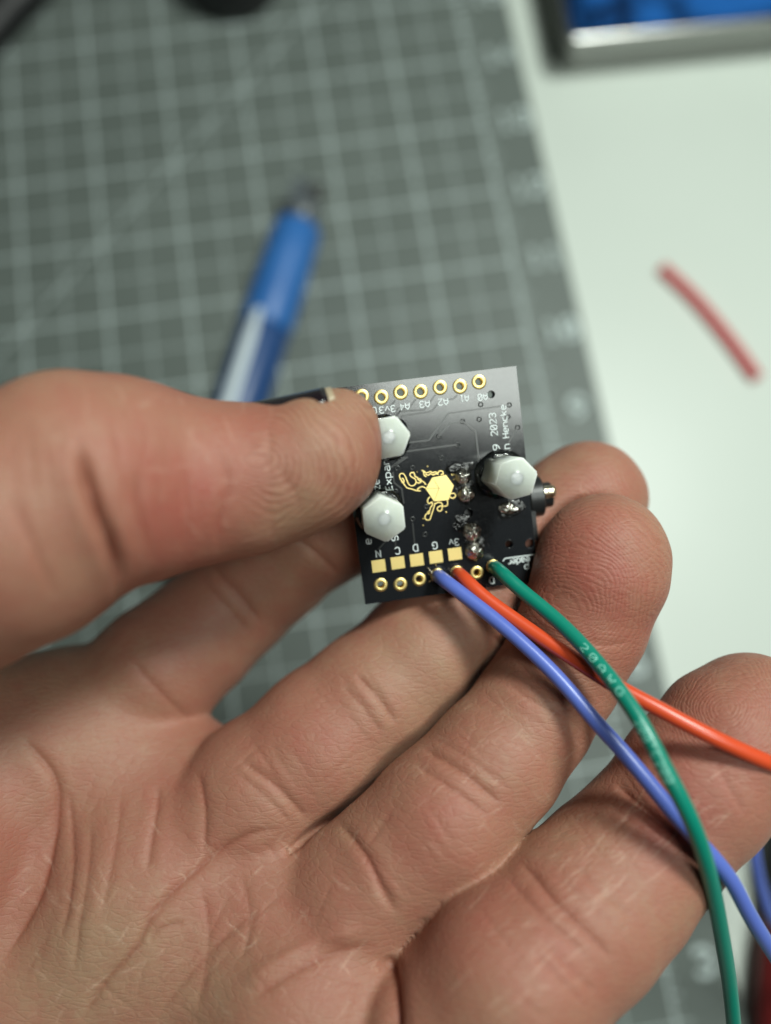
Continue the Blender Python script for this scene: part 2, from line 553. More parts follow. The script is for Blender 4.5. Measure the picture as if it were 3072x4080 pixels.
SPL = [[(662, 884), (640, 862), (618, 858), (606, 838), (590, 830), (582, 806), (562, 806), (556, 822), (570, 836), (588, 846), (596, 866), (586, 886), (566, 892), (548, 882), (536, 858), (526, 832), (512, 812), (494, 812), (486, 826), (492, 846), (504, 862), (518, 884), (538, 906), (570, 914), (600, 924), (626, 926)],
       [(662, 908), (640, 898), (622, 902), (606, 914), (612, 926)], [(500, 842), (512, 848), (516, 866), (506, 872), (498, 856)],
       [(604, 850), (622, 846), (632, 860), (616, 874), (600, 868)],
       [(664, 832), (650, 822), (646, 800), (636, 790), (648, 794), (664, 806), (690, 798), (704, 806), (722, 800), (740, 806), (752, 794), (770, 796), (776, 812), (760, 818)],
       [(656, 814), (676, 822), (692, 812), (708, 820), (728, 812), (745, 816)],
       [(690, 966), (676, 978), (672, 998), (684, 1010), (700, 1000), (704, 1020), (692, 1036), (686, 1056), (672, 1072), (658, 1088), (654, 1106), (668, 1118), (686, 1116), (694, 1098), (704, 1066), (714, 1036), (722, 1004)],
       [(676, 1060), (686, 1066), (680, 1078), (672, 1072), (676, 1060)],
       [(724, 1012), (742, 1002), (764, 1006), (770, 1022), (752, 1028), (738, 1038), (740, 1054), (756, 1060), (768, 1048), (770, 1030), (800, 1024), (806, 1000), (800, 990)],
       [(826, 944), (848, 942), (858, 956), (850, 970), (834, 974), (820, 964)]]
for q in SPL:
    c = catmull([(*BP(*p), 0) for p in q], 5)[:, :2]
    new_obj('emblem_splash', *strip_vf(list(c), 0.13, 0.0, 0.045), M_GOLD, board)
dv, df = lathe([(0.12, 0.0), (0.11, 0.04), (0.0, 0.05)], 12)
d0 = None
for p, s in (((672, 764), 1.0), ((795, 1068), 1.1), ((643, 1110), 0.8), ((643, 1155), 0.85), ((603, 800), 0.8), ((846, 850), 0.9)):
    c = BP(*p)
    if d0 is None: d0 = new_obj('emblem_dot', dv, df, M_GOLD, board, True); d0.location = (*c, 0.0)
    else: copy_obj(d0, board, (*c, 0.0), scale=(s, s, 1))
v, f = lathe([(0.24, 0.0), (0.22, 0.05), (0.14, 0.05), (0.12, 0.0)], 16)
o = new_obj('test_point', v, f, M_GOLD, board, True); o.location = (*BP(838, 812), 0.0)

# lumpy blobs: flux pools, solder joints, glue
def blob(name, at, rx, ry, h, m, seed, rough=0.12, seg=40, rings=12, z=-0.02, hole=0.0, parent=None, power=0.5, rot=0.0):
    rs = np.random.default_rng(seed)
    ph = rs.uniform(0, 6.28, 8); am = rs.normal(0, 1, 8)
    c = BP(*at) if parent is None else np.array((0, 0))
    V, Fc = [], []
    for i in range(rings + 1):
        t = i / rings
        for k in range(seg):
            a = 2 * PI * k / seg
            w = 1 + rough * sum(am[j] * math.sin((j + 1) * a + ph[j]) / (1 + j * 0.55) for j in range(8)) * 0.5
            r = hole + (1 - hole) * t
            zz = h * max(0.0, 1 - t ** 2) ** power if hole == 0 else h * math.sin(PI * min(1, max(0, t))) ** 0.8
            zz *= 1 + 0.12 * math.sin(3 * a + ph[1] + 4 * t) + 0.08 * math.sin(7 * a + ph[2])
            x, y = rx * r * w * math.cos(a), ry * r * w * math.sin(a)
            V.append((x * math.cos(rot) - y * math.sin(rot), x * math.sin(rot) + y * math.cos(rot), zz))
    for i in range(rings):
        for k in range(seg):
            a, b = i * seg + k, i * seg + (k + 1) % seg
            Fc.append((a, a + seg, b + seg, b))
    o = new_obj(name, V, Fc, m, board if parent is None else parent, True)
    o.location = (c[0], c[1], z)
    return o
blob('flux_residue', (895, 770), 1.45, 1.0, 0.16, M_FLUX, 3, 0.35)
blob('flux_residue', (912, 890), 1.25, 2.0, 0.10, M_FLUX, 4, 0.3)
blob('flux_residue', (905, 1140), 1.3, 1.0, 0.14, M_FLUX, 5, 0.4)
blob('flux_residue', (985, 1275), 1.25, 2.1, 0.10, M_FLUX, 6, 0.3)
blob('flux_residue', (1215, 1045), 1.9, 1.15, 0.10, M_FLUX, 8, 0.35)
for i, (p, r) in enumerate((((908, 828), 0.95), ((928, 950), 0.98), ((968, 1196), 1.10), ((985, 1325), 1.10))):
    j = blob('solder_joint', p, r * 1.22, r * 1.22, 1.15, M_SOLD, 20 + i, 0.05, power=0.62)
    s_ = new_obj('pin_tip', *lathe([(0.34, 0.5), (0.32, 1.02), (0.2, 1.12), (0.0, 1.14)], 16), M_SOLD, j, True)
    s_.location = (0.12, 0.05, 0)
blob('solder_joint', (1205, 1042), 1.25, 0.95, 0.8, M_SOLD, 31, 0.10, power=0.6)
tab = new_obj('connector_tab', *box_vf(-0.62, 0.62, -0.33, 0.33, 0, 0.75), M_SOLD, board); tab.location = (*BP(1245, 1048), 0.0)
mo = tab.modifiers.new('b', 'BEVEL'); mo.width = 0.25; mo.segments = 4

# crusty flux specks
def specks(at, sx, sy, n, seed):
    rs = np.random.default_rng(seed)
    parts = []
    c = BP(*at)
    for _ in range(n):
        r = rs.uniform(0.03, 0.10)
        x, y = c[0] + rs.normal(0, sx), c[1] + rs.normal(0, sy)
        v = [(x + r * math.cos(a) * rs.uniform(.6, 1), y + r * math.sin(a) * rs.uniform(.6, 1), 0.0) for a in np.linspace(0, 2 * PI, 6)[:-1]]
        v.append((x, y, r * 0.8))
        parts.append((v, [(i, (i + 1) % 5, 5) for i in range(5)]))
    o = new_obj('flux_specks', *merge(parts), M_FLUX, board)
    o['kind'] = 'stuff'
specks((1060, 1200), 0.55, 1.5, 260, 1); specks((1230, 1110), 1.3, 0.35, 120, 2); specks((880, 1150), 0.6, 0.5, 90, 3); specks((890, 745), 0.9, 0.4, 120, 4)

# nylon hex standoffs in glue
SH = 9.3
def tilt_base(face_px, h=SH):
    """face centre seen at pixel -> board xy"""
    r = crop_ray(*face_px)
    k = ((pc + ez * h) @ ez) / (r @ ez)
    q = r * k - pc
    return np.array([q @ ex, q @ ey])
def standoff(face_px, af, ang, seed):
    c = tilt_base(face_px)
    R_ = af / math.sqrt(3)
    bm = bmesh.new()
    lo = [bm.verts.new((R_ * math.cos(ang + i * PI / 3), R_ * math.sin(ang + i * PI / 3), 0.05)) for i in range(6)]
    hi = [bm.verts.new((R_ * math.cos(ang + i * PI / 3), R_ * math.sin(ang + i * PI / 3), SH)) for i in range(6)]
    bm.faces.new(hi); bm.faces.new(lo[::-1])
    for i in range(6):
        bm.faces.new((lo[i], lo[(i + 1) % 6], hi[(i + 1) % 6], hi[i]))
    bmesh.ops.bevel(bm, geom=list(bm.edges), offset=0.15, segments=4, affect='EDGES')
    o = bm_obj('hex_standoff', bm, M_NYL, board, True)
    o.location = (*c, 0)
    d = new_obj('moulding_dimple', *lathe([(0.90, -0.01), (0.80, 0.002), (0.60, 0.014), (0.35, 0.034), (0.12, 0.042), (0.0, 0.043)], 28), M_NYL, o, True)
    d.location = (0.05, 0.0, SH - 0.005)
    g = blob('glue_ring', (0, 0), 3.35, 3.2, 0.8, M_GLUE, seed, 0.10, seg=56, rings=12, z=0.0, hole=0.55, parent=o)
    return o
standoff((412, 572), 4.6, math.radians(3), 41)
standoff((385, 1115), 4.75, math.radians(-31), 42)
standoff((1265, 845), 4.55, math.radians(8), 43)

# audio jack under the right edge
jx = BP(1330, 1000)
jk = new_obj('jack_housing', *box_vf(-9.0, 0.4, -3.1, 3.1, -5.2, 0), M_BLACKP, board); jk.location = (BW / 2 + 0.0, jx[1] - 0.4, -1.6)
mo = jk.modifiers.new('b', 'BEVEL'); mo.width = 0.3; mo.segments = 2
bv, bf = lathe([(0.9, 0.0), (2.7, 0.0), (2.85, 0.15), (2.85, 1.9), (2.65, 2.1), (1.75, 2.1), (1.75, 3.4), (1.55, 3.55), (0.9, 3.5), (0.9, 0.0)], 40)
bar = new_obj('jack_barrel', bv, bf, M_BLACKP, board, True)
bar.rotation_euler = (0, PI / 2, 0); bar.location = (BW / 2 + 0.35, jx[1] + 0.1, -3.9)
mo = bar.modifiers.new('e', 'EDGE_SPLIT'); mo.split_angle = math.radians(35)
gp = new_obj('plug_contact', *lathe([(0.0, 0), (0.82, 0), (0.86, 0.2), (0.86, 1.0), (0.76, 1.2), (0.86, 1.4), (0.78, 1.9), (0.4, 2.1), (0.0, 2.15)], 28), mat('pale_plating', (0.86, 0.80, 0.60), 0.28, 1.0), board, True)
gp.rotation_euler = (0, PI / 2, 0); gp.location = (BW / 2 + 2.0, jx[1] + 0.7, -2.2)
br = new_obj('jack_bracket', *box_vf(0, 0.55, -2.3, 2.2, -5.0, -1.58), M_BLACKP, board); br.location = (BW / 2 + 0.41, jx[1] - 3.2, 0)

# ================================================================== WIRES
def insul(name, col):
    m = mat(name, col, 0.40, Specular_IOR_Level=0.55)
    n, l, b = nodes(m)
    t = noise_node(m, 900, 3)
    mr = n.new('ShaderNodeMapRange'); mr.inputs['To Min'].default_value = 0.28; mr.inputs['To Max'].default_value = 0.4
    l.new(t.outputs['Fac'], mr.inputs['Value']); l.new(mr.outputs['Result'], b.inputs['Roughness'])
    bump(m, 1400, 0.12, 0.00008)
    return m
M_BLUE = insul('blue_insulation', (0.10, 0.155, 0.52))
M_RED = insul('red_insulation', (0.62, 0.07, 0.02))
M_GREEN = insul('green_insulation', (0.003, 0.205, 0.142))

def to_world(P):
    return np.array([CM @ Vector(p * 0.001) for p in P])

def hole_cam(px, z):
    c = BP(*px)
    return board_to_cam((c[0], c[1], z))

def wire(name, hole_px, pts, tail, m, label, r=0.9):
    ctrl = [hole_cam(hole_px, 0.35)] + [cam_mm(*p) for p in pts]
    path = catmull(ctrl, 14)
    path = to_world(path)
    if tail:
        path = np.vstack([path[:-1], catmull([path[-1]] + [np.array(t) for t in tail], 14)])
    # even resampling
    seg = np.linalg.norm(np.diff(path, axis=0), axis=1); s = np.concatenate([[0], np.cumsum(seg)])
    n = int(s[-1] / 0.0006)
    ss = np.linspace(0, s[-1], n)
    path = np.stack([np.interp(ss, s, path[:, i]) for i in range(3)], 1)
    for _ in range(6):
        path[1:-1] = (path[:-2] + 2 * path[1:-1] + path[2:]) / 4
    rad = np.full(len(path), r * 0.001)
    rad[0] *= 0.86
    root = empty(name, Matrix.Translation(path[0]))
    v, f = tube_mesh(path - path[0], rad, 24)
    o = new_obj('insulation', v, f, m, root, True)
    core = catmull([hole_cam(hole_px, -2.0), hole_cam(hole_px, -0.5), hole_cam(hole_px, 0.3), ctrl[0] * 0.4 + ctrl[1] * 0.6], 6)
    core = to_world(core) - path[0]
    v, f = tube_mesh(core, 0.00036, 12)
    new_obj('conductor', v, f, M_TIN, root, True)
    return root, path
GREEN_PTS = [(1082, 1236, 96.6), (1123, 1273, 95.0), (1190, 1328, 92.5), (1245, 1380, 90), (1302, 1445, 87), (1339, 1493, 85), (1375, 1545, 83.2), (1405, 1598, 81.8), (1432, 1652, 81), (1462, 1708, 80.6), (1496, 1778, 81.2), (1522, 1852, 83), (1541, 1926, 86), (1559, 2019, 90), (1575, 2117, 94.5), (1585, 2212, 98), (1592, 2330, 104)]
RED_PTS = [(1003, 1250, 97.6), (1043, 1288, 96.2), (1110, 1337, 94.6), (1172, 1380, 93), (1240, 1424, 91.2), (1302, 1465, 89.6), (1375, 1506, 88), (1421, 1530, 87.2), (1478, 1561, 86.4), (1535, 1590, 85.8), (1600, 1621, 85.8), (1666, 1650, 86.4), (1760, 1690, 89)]
BLUE_PTS = [(960, 1254, 97.6), (1020, 1300, 95.8), (1100, 1364, 93.6), (1180, 1438, 91.6), (1239, 1502, 90), (1284, 1556, 88.8), (1335, 1612, 87.6), (1388, 1674, 86.4), (1427, 1722, 85.6), (1457, 1760, 85.1), (1500, 1808, 84.9), (1545, 1857, 85.5), (1583, 1907, 86.6), (1612, 1963, 88), (1647, 2022, 90), (1700, 2105, 94)]
def tail_to_table(p_last, dx, dy):
    q = np.array(W(*p_last))
    return [q + (dx * .3, dy * .3, -q[2] * 0.3), q + (dx * .65, dy * .65, -q[2] * 0.75), np.array((q[0] + dx, q[1] + dy, 0.0042)), np.array((q[0] + dx * 1.5, q[1] + dy * 1.5, 0.0042))]
gw, gpath = wire('green_wire', BOTH[6], GREEN_PTS, tail_to_table(GREEN_PTS[-1], 0.02, -0.09), M_GREEN, '')
tag(gw, 'green silicone wire with pale printed lettering soldered to the board', 'wire')
rw, rpath = wire('red_wire', BOTH[4], RED_PTS, tail_to_table(RED_PTS[-1], 0.09, -0.03), M_RED, '')
tag(rw, 'orange red silicone wire running between blue and green wires over the little finger', 'wire')
bw, bpath = wire('blue_wire', BOTH[3], BLUE_PTS, tail_to_table(BLUE_PTS[-1], 0.06, -0.06), M_BLUE, '')
tag(bw, 'blue silicone wire with frayed strands soldered beside the red wire', 'wire')

# printed lettering wrapped on the green insulation
M_WPRINT = mat('wire_print', (0.20, 0.58, 0.47), 0.5)
def wire_text(path, root, s, u0, v0, u1, v1, h, r=0.9, side=0.0, adv=8.0):
    D = []
    Mi = CM.inverted()
    for p in path:
        q = Mi @ Vector(p); D.append(((q.x / -q.z * F_PX + CX) / K, (-q.y / -q.z * F_PX + CY) / K))
    D = np.array(D)
    i0 = int(np.argmin(np.hypot(D[:, 0] - u0, D[:, 1] - v0))); i1 = int(np.argmin(np.hypot(D[:, 0] - u1, D[:, 1] - v1)))
    seg = np.concatenate([[0], np.cumsum(np.linalg.norm(np.diff(path, axis=0), axis=1))]) * 1000
    st, w_ = text_strokes(s, h, adv)
    L = seg[i1] - seg[i0]
    T = np.gradient(path, axis=0); T /= np.linalg.norm(T, axis=1)[:, None]
    cpos = np.array(cam.location)
    parts = []
    for q in st:
        pts = []
        for a, b in zip(q[:-1], q[1:]):
            for t in np.linspace(0, 1, 5)[:-1]: pts.append((a[0] + (b[0] - a[0]) * t, a[1] + (b[1] - a[1]) * t))
        pts.append(q[-1])
        v, f = strip_vf(pts, 0.12, 0.0, 0.012)
        vv = []
        for x, y, z in v:
            sx = seg[i0] + (x + w_ / 2) / w_ * L
            i = int(np.clip(np.searchsorted(seg, sx) - 1, 0, len(seg) - 2)); fr = (sx - seg[i]) / (seg[i + 1] - seg[i])
            p = path[i] * (1 - fr) + path[i + 1] * fr
            t = T[i] * (1 - fr) + T[i + 1] * fr; t /= np.linalg.norm(t)
            n = cpos - p; n -= t * (n @ t); n /= np.linalg.norm(n)
            bvec = np.cross(n, t)
            ang = (y / r) + side
            rr = (r + z) * 0.001
            vv.append(p + rr * (math.cos(ang) * n + math.sin(ang) * bvec) - path[0])
        parts.append((vv, f))
    return new_obj('printed_lettering', *merge(parts), M_WPRINT, root, True)
wire_text(gpath, gw, '20AWG', 1259, 1396, 1346, 1502, 0.85, side=-0.05)
wire_text(gpath, gw, '200oC200', 1384, 1556, 1445, 1682, 0.9, side=-0.28, adv=6.4)

# loose strands where the wires meet the holes
def strands(root, origin, hole_px, n, seed, spread):
    rs = np.random.default_rng(seed)
    c = BP(*hole_px)
    for k in range(n):
        a = rs.uniform(0.5 * PI, 1.25 * PI)
        l_ = rs.uniform(0.6, 1.0) * spread
        p0 = np.array((c[0] + 0.4 * math.cos(a), c[1] + 0.4 * math.sin(a), 0.15))
        pts = [p0 + (0.1, 0, 0.5), p0 + (l_ * .35 * math.cos(a), l_ * .35 * math.sin(a), 0.55 + rs.uniform(0, .2)),
               p0 + (l_ * math.cos(a) + rs.normal(0, .2), l_ * math.sin(a) + rs.normal(0, .2), 0.12)]
        path = to_world([board_to_cam(p) for p in catmull(pts, 6)]) - origin
        v, f = tube_mesh(path, 0.000055, 6)
        new_obj('strand', v, f, M_TIN, root, True)
strands(bw, bpath[0], BOTH[3], 9, 3, 1.1)
strands(rw, rpath[0], BOTH[4], 4, 4, 0.8)
strands(gw, gpath[0], BOTH[6], 3, 5, 0.7)

# ================================================================== HAND
# chains of (u, v, depth of centre mm, radius mm); built in camera space, mm
CH = {
 'thumb': [(-620, 2180, 106, 17), (-560, 1650, 98, 17), (-330, 1255, 84, 14.0), (-120, 1195, 79, 12.8), (20, 1135, 79, 12.4), (170, 1049, 80.5, 11.65), (255, 1037, 83, 10.75), (330, 1045, 85, 10.2), (430, 1043, 86.4, 8.95), (530, 1036, 87.6, 8.42), (610, 1020, 87.8, 7.55), (664, 1003, 87.6, 7.13), (690, 985, 87.5, 6.62), (735, 922, 88.4, 4.35)],
 'index': [(150, 1620, 114, 11.0), (348, 1440, 115, 9.6), (424, 1378, 116.5, 9.1), (503, 1304, 118, 8.75), (590, 1226, 117, 8.5), (680, 1160, 114.5, 8.1), (850, 1085, 110, 7.6), (930, 1050, 108.6, 6.8)],
 'middle': [(330, 1915, 107, 11.4), (562, 1712, 105.5, 9.9), (694, 1606, 106, 9.75), (810, 1506, 107.5, 9.3), (918, 1410, 109, 9.2), (1030, 1300, 111, 8.7), (1150, 1190, 111, 8.6), (1240, 1105, 112, 8.6), (1272, 1076, 112, 8.25)],
 'ring': [(610, 2070, 102.5, 11.2), (770, 1926, 98.8, 9.3), (958, 1762, 97.4, 9.0), (1070, 1640, 99, 8.25), (1148, 1543, 100.5, 7.95), (1206, 1460, 101.5, 7.75), (1258, 1345, 101.2, 8.1), (1296, 1240, 100, 8.3), (1304, 1202, 100, 8.2)],
 'pinky': [(930, 2290, 90, 10.6), (1101, 2116, 88, 10.35), (1247, 1981, 91, 9.7), (1330, 1896, 93.5, 9.35), (1405, 1812, 95, 9.0), (1500, 1696, 95.5, 9.2), (1580, 1598, 96, 8.9), (1628, 1560, 96.5, 8.5)],
}
PALM = [
 [(150, 1600, 114, 11.2), (-480, 2420, 118, 15)],
 [(330, 1915, 107, 11.4), (-420, 2750, 114, 15)],
 [(610, 2070, 103, 11.0), (-230, 2950, 111, 15)],
 [(700, 2280, 97, 11.5), (0, 3050, 104, 16)],
 [(400, 2010, 107, 11.0), (0, 2200, 106, 12.5)],
 [(-215, 1800, 107, 20.5), (-500, 2250, 108, 19)],
 [(680, 2170, 98, 11.2), (760, 2330, 96, 11.5)],
 [(-330, 1450, 104, 10), (40, 1700, 114, 10)],
 [(150, 1620, 114, 10.5), (392, 1704, 111.5, 8.2)],
 [(330, 1915, 107, 11.4), (588, 1900, 104.5, 7.9)],
 [(-230, 2950, 111, 17), (-600, 3400, 114, 24)],
 [(-420, 2750, 114, 17), (-700, 3300, 116, 24)],
]
VOX = 0.5
LO = np.array([-72.0, -88.0, -140.0]); HI = np.array([58.0, 24.0, -62.0])
NG = ((HI - LO) / VOX).astype(int) + 1
AX = [(LO[i] + VOX * np.arange(NG[i])).astype(np.float32) for i in range(3)]

def smin(a, b, k):
    h = np.maximum(k - np.abs(a - b), 0.0) / k
    return np.minimum(a, b) - h * h * k * 0.25

def add_seg(S, A, B, k):
    a, ra, b, rb = cam_mm(*A[:3]), A[3], cam_mm(*B[:3]), B[3]
    pad = max(ra, rb) + 9.0
    i0 = np.clip(np.floor((np.minimum(a, b) - pad - LO) / VOX).astype(int), 0, NG)
    i1 = np.clip(np.ceil((np.maximum(a, b) + pad - LO) / VOX).astype(int), 0, NG)
    if (i1 <= i0).any(): return
    x = AX[0][i0[0]:i1[0], None, None]; y = AX[1][None, i0[1]:i1[1], None]; z = AX[2][None, None, i0[2]:i1[2]]
    ab = b - a
    t = np.clip(((x - a[0]) * ab[0] + (y - a[1]) * ab[1] + (z - a[2]) * ab[2]) / (ab @ ab), 0, 1).astype(np.float32)
    tt = t * t * (3 - 2 * t) * 0.5 + t * 0.5
    d = np.sqrt((x - a[0] - t * ab[0]) ** 2 + (y - a[1] - t * ab[1]) ** 2 + (z - a[2] - t * ab[2]) ** 2) - (ra + (rb - ra) * tt)
    sl = tuple(slice(i0[i], i1[i]) for i in range(3))
    S[sl] = smin(S[sl], d.astype(np.float32), k)

GR = {}
S = np.full(NG, 9.0, np.float32)
for A, B in PALM: add_seg(S, A, B, 6.0)
GR['palm'] = S
for g, ch in CH.items():
    S = np.full(NG, 9.0, np.float32)
    for A, B in zip(ch[:-1], ch[1:]): add_seg(S, A, B, 1.5)
    if g == 'thumb': add_seg(S, (620, 1015, 90.5, 6.9), (706, 985, 91.2, 5.9), 2.5)      # pulp pressed on the board
    GR[g] = S
GN = list(GR)
tot = smin(GR['palm'], GR['thumb'], 4.0)
for g, k in (('index', 4.0), ('middle', 3.0), ('ring', 5.0), ('pinky', 1.2)):
    near = np.clip((6.5 - GR['palm']) / 5.0, 0, 1)
    tot = smin(tot, smin(GR['palm'], GR[g], k), 0.75 + (4.2 if g != 'pinky' else 0.8) * near * near)

for a_, b_ in (('middle', 'ring'),):
    gap = np.minimum(0.50 - 0.5 * np.abs(GR[a_] - GR[b_]), (GR['palm'] - 2.6) * 0.35)
    gap = np.minimum(gap, 1.2 - np.maximum(GR[a_], GR[b_]))
    tot = np.maximum(tot, gap)

for q_ in ((0,), (-1,)):          # close the body where the block ends
    tot[q_[0], :, :] = np.maximum(tot[q_[0], :, :], 0.3); tot[:, q_[0], :] = np.maximum(tot[:, q_[0], :], 0.3); tot[:, :, q_[0]] = np.maximum(tot[:, :, q_[0]], 0.3)

def sample(S, P, grad=False):
    q = (P - LO) / VOX
    i = np.clip(np.floor(q).astype(int), 0, NG - 2)
    fr = q - i
    def at(dx, dy, dz): return S[i[:, 0] + dx, i[:, 1] + dy, i[:, 2] + dz]
    x, y, z = fr.T
    c000, c100, c010, c110 = at(0, 0, 0), at(1, 0, 0), at(0, 1, 0), at(1, 1, 0)
    c001, c101, c011, c111 = at(0, 0, 1), at(1, 0, 1), at(0, 1, 1), at(1, 1, 1)
    a0 = c000 * (1 - x) + c100 * x; a1 = c010 * (1 - x) + c110 * x; b0 = c001 * (1 - x) + c101 * x; b1 = c011 * (1 - x) + c111 * x
    v0 = a0 * (1 - y) + a1 * y; v1 = b0 * (1 - y) + b1 * y
    val = v0 * (1 - z) + v1 * z
    if not grad: return val
    gx = ((c100 - c000) * (1 - y) + (c110 - c010) * y) * (1 - z) + ((c101 - c001) * (1 - y) + (c111 - c011) * y) * z
    gy = (a1 - a0) * (1 - z) + (b1 - b0) * z
    gz = v1 - v0
    return val, np.stack([gx, gy, gz], 1) / VOX

def surface_nets(S):
    I = S < 0
    n = np.array(S.shape)
    c = [I[dx:n[0] - 1 + dx, dy:n[1] - 1 + dy, dz:n[2] - 1 + dz] for dx in (0, 1) for dy in (0, 1) for dz in (0, 1)]
    cnt = sum(k.astype(np.int8) for k in c)
    act = (cnt > 0) & (cnt < 8)
    cell = np.argwhere(act)
    idx = np.full(act.shape, -1, np.int64); idx[act] = np.arange(len(cell))
    off = np.array([(dx, dy, dz) for dx in (0, 1) for dy in (0, 1) for dz in (0, 1)])
    val = np.stack([S[cell[:, 0] + o[0], cell[:, 1] + o[1], cell[:, 2] + o[2]] for o in off], 1)
    acc = np.zeros((len(cell), 3)); nn_ = np.zeros(len(cell))
    for a in range(8):
        for b in range(a + 1, 8):
            if np.abs(off[a] - off[b]).sum() != 1: continue
            m = (val[:, a] < 0) != (val[:, b] < 0)
            t = val[m, a] / (val[m, a] - val[m, b])
            acc[m] += off[a] + t[:, None] * (off[b] - off[a]); nn_[m] += 1
    V = LO + VOX * (cell + acc / nn_[:, None])
    Q = []
    for ax in range(3):
        o1, o2 = (ax + 1) % 3, (ax + 2) % 3
        sa = [slice(None)] * 3; sb = [slice(None)] * 3
        sa[ax] = slice(0, -1); sb[ax] = slice(1, None)
        sa[o1] = sb[o1] = slice(1, -1); sa[o2] = sb[o2] = slice(1, -1)
        A, B = I[tuple(sa)], I[tuple(sb)]
        for m, flip in ((A & ~B, False), (~A & B, True)):
            p = np.argwhere(m); p[:, o1] += 1; p[:, o2] += 1
            e1 = np.zeros(3, int); e1[o1] = 1; e2 = np.zeros(3, int); e2[o2] = 1
            q = [idx[tuple((p - d).T)] for d in (e1 + e2, e2, 0 * e1, e1)]
            if flip: q = q[::-1]
            Q.append(np.stack(q, 1))
    return V, np.concatenate(Q)

V, Q = surface_nets(tot)
lab = np.arange(len(V))
ea = np.concatenate([Q[:, 0], Q[:, 1], Q[:, 2], Q[:, 3]]); eb = np.concatenate([Q[:, 1], Q[:, 2], Q[:, 3], Q[:, 0]])
for _ in range(200):          # keep the one connected body
    old = lab.copy()
    m_ = np.minimum(lab[ea], lab[eb])
    np.minimum.at(lab, ea, m_); np.minimum.at(lab, eb, m_)
    lab = lab[lab]; lab = lab[lab]
    if (lab == old).all(): break
big = np.bincount(lab, minlength=len(V)).argmax()
keep = lab == big
Q = Q[keep[Q[:, 0]]]
remap = np.cumsum(keep) - 1
V, Q = V[keep], remap[Q]
for _ in range(3):
    s_, g_ = sample(tot, V, True)
    V = V - (s_ / (np.sum(g_ * g_, 1) + 1e-3))[:, None] * g_ * 0.9

def np_mesh(name, V, Q):
    me = bpy.data.meshes.new(name)
    me.vertices.add(len(V)); me.vertices.foreach_set('co', np.ascontiguousarray(V, np.float32).ravel())
    me.loops.add(Q.size); me.loops.foreach_set('vertex_index', Q.astype(np.int32).ravel())
    me.polygons.add(len(Q)); me.polygons.foreach_set('loop_start', np.arange(0, Q.size, Q.shape[1], dtype=np.int32))
    me.update(calc_edges=True)
    return me
# drop the part of the forearm side outside the block, keep everything as one closed surface
hm = np_mesh('hand', V, Q)
ho = bpy.data.objects.new('hand', hm); COL.objects.link(ho)
sm = ho.modifiers.new('s', 'SMOOTH'); sm.factor = 0.5; sm.iterations = 3
ss_ = ho.modifiers.new('u', 'SUBSURF'); ss_.levels = 1
dg = bpy.context.evaluated_depsgraph_get()
hm2 = bpy.data.meshes.new_from_object(ho.evaluated_get(dg))
ho.modifiers.clear(); ho.data = hm2; bpy.data.meshes.remove(hm)
nv = len(hm2.vertices)
P = np.empty(nv * 3, np.float32); hm2.vertices.foreach_get('co', P); P = P.reshape(-1, 3).astype(np.float64)
N = np.empty(nv * 3, np.float32); hm2.vertices.foreach_get('normal', N); N = N.reshape(-1, 3).astype(np.float64)
if (N * (P - P.mean(0))).sum() < 0:
    hm2.flip_normals(); N = -N
gid = np.argmin(np.stack([sample(GR[g], P) for g in GN], 1), 1)
DU = (P[:, 0] / -P[:, 2] * F_PX + CX) / K
DV = (-P[:, 1] / -P[:, 2] * F_PX + CY) / K
DEP = -P[:, 2]
facing = np.sum(N * (-P), 1) / np.linalg.norm(P, axis=1)

def polydist(u, v, pts):
    best = np.full(len(u), 1e9); along = np.zeros(len(u))
    L = np.concatenate([[0], np.cumsum([math.dist(a, b) for a, b in zip(pts[:-1], pts[1:])])])
    for i in range(len(pts) - 1):
        a, b = np.array(pts[i]), np.array(pts[i + 1]); ab = b - a
        t = np.clip(((u - a[0]) * ab[0] + (v - a[1]) * ab[1]) / (ab @ ab), 0, 1)
        d = np.hypot(u - a[0] - t * ab[0], v - a[1] - t * ab[1])
        m = d < best
        best[m] = d[m]; along[m] = (L[i] + t[m] * (L[i + 1] - L[i])) / L[-1]
    return best, along

disp = np.zeros(nv); crease = np.zeros(nv)
def fold(g, pts, depth, sig, taper=0.18, fmin=-0.15, bulge=0.10, raw=False):
    if not raw: depth, sig = depth * 0.58, sig * 0.8
    pts = [tuple(p) for p in catmull([(*p, 0) for p in pts], 6)[:, :2]] if len(pts) > 2 else pts
    gs = [GN.index(x) for x in g.split('+')]
    x0, x1 = min(p[0] for p in pts) - 120, max(p[0] for p in pts) + 120
    y0, y1 = min(p[1] for p in pts) - 120, max(p[1] for p in pts) + 120
    m = np.isin(gid, gs) & (facing > fmin) & (DU > x0) & (DU < x1) & (DV > y0) & (DV < y1)
    ii = np.nonzero(m)[0]
    if len(ii) == 0: return
    d, al = polydist(DU[ii], DV[ii], pts)
    d = d * MMPX * DEP[ii]
    if taper > 0: w = np.clip(np.minimum(al, 1 - al) / taper, 0, 1); w = w * w * (3 - 2 * w)
    else: w = 1.0
    disp[ii] += w * depth * (-np.exp(-np.sqrt((d / sig) ** 2 + 0.06) * 1.15) + bulge * np.exp(-((d - 2.8 * sig) / (1.8 * sig)) ** 2))
    crease[ii] = np.maximum(crease[ii], w * np.clip(depth / 0.7, 0, 1) * np.exp(-(d / (sig * 0.6)) ** 2))

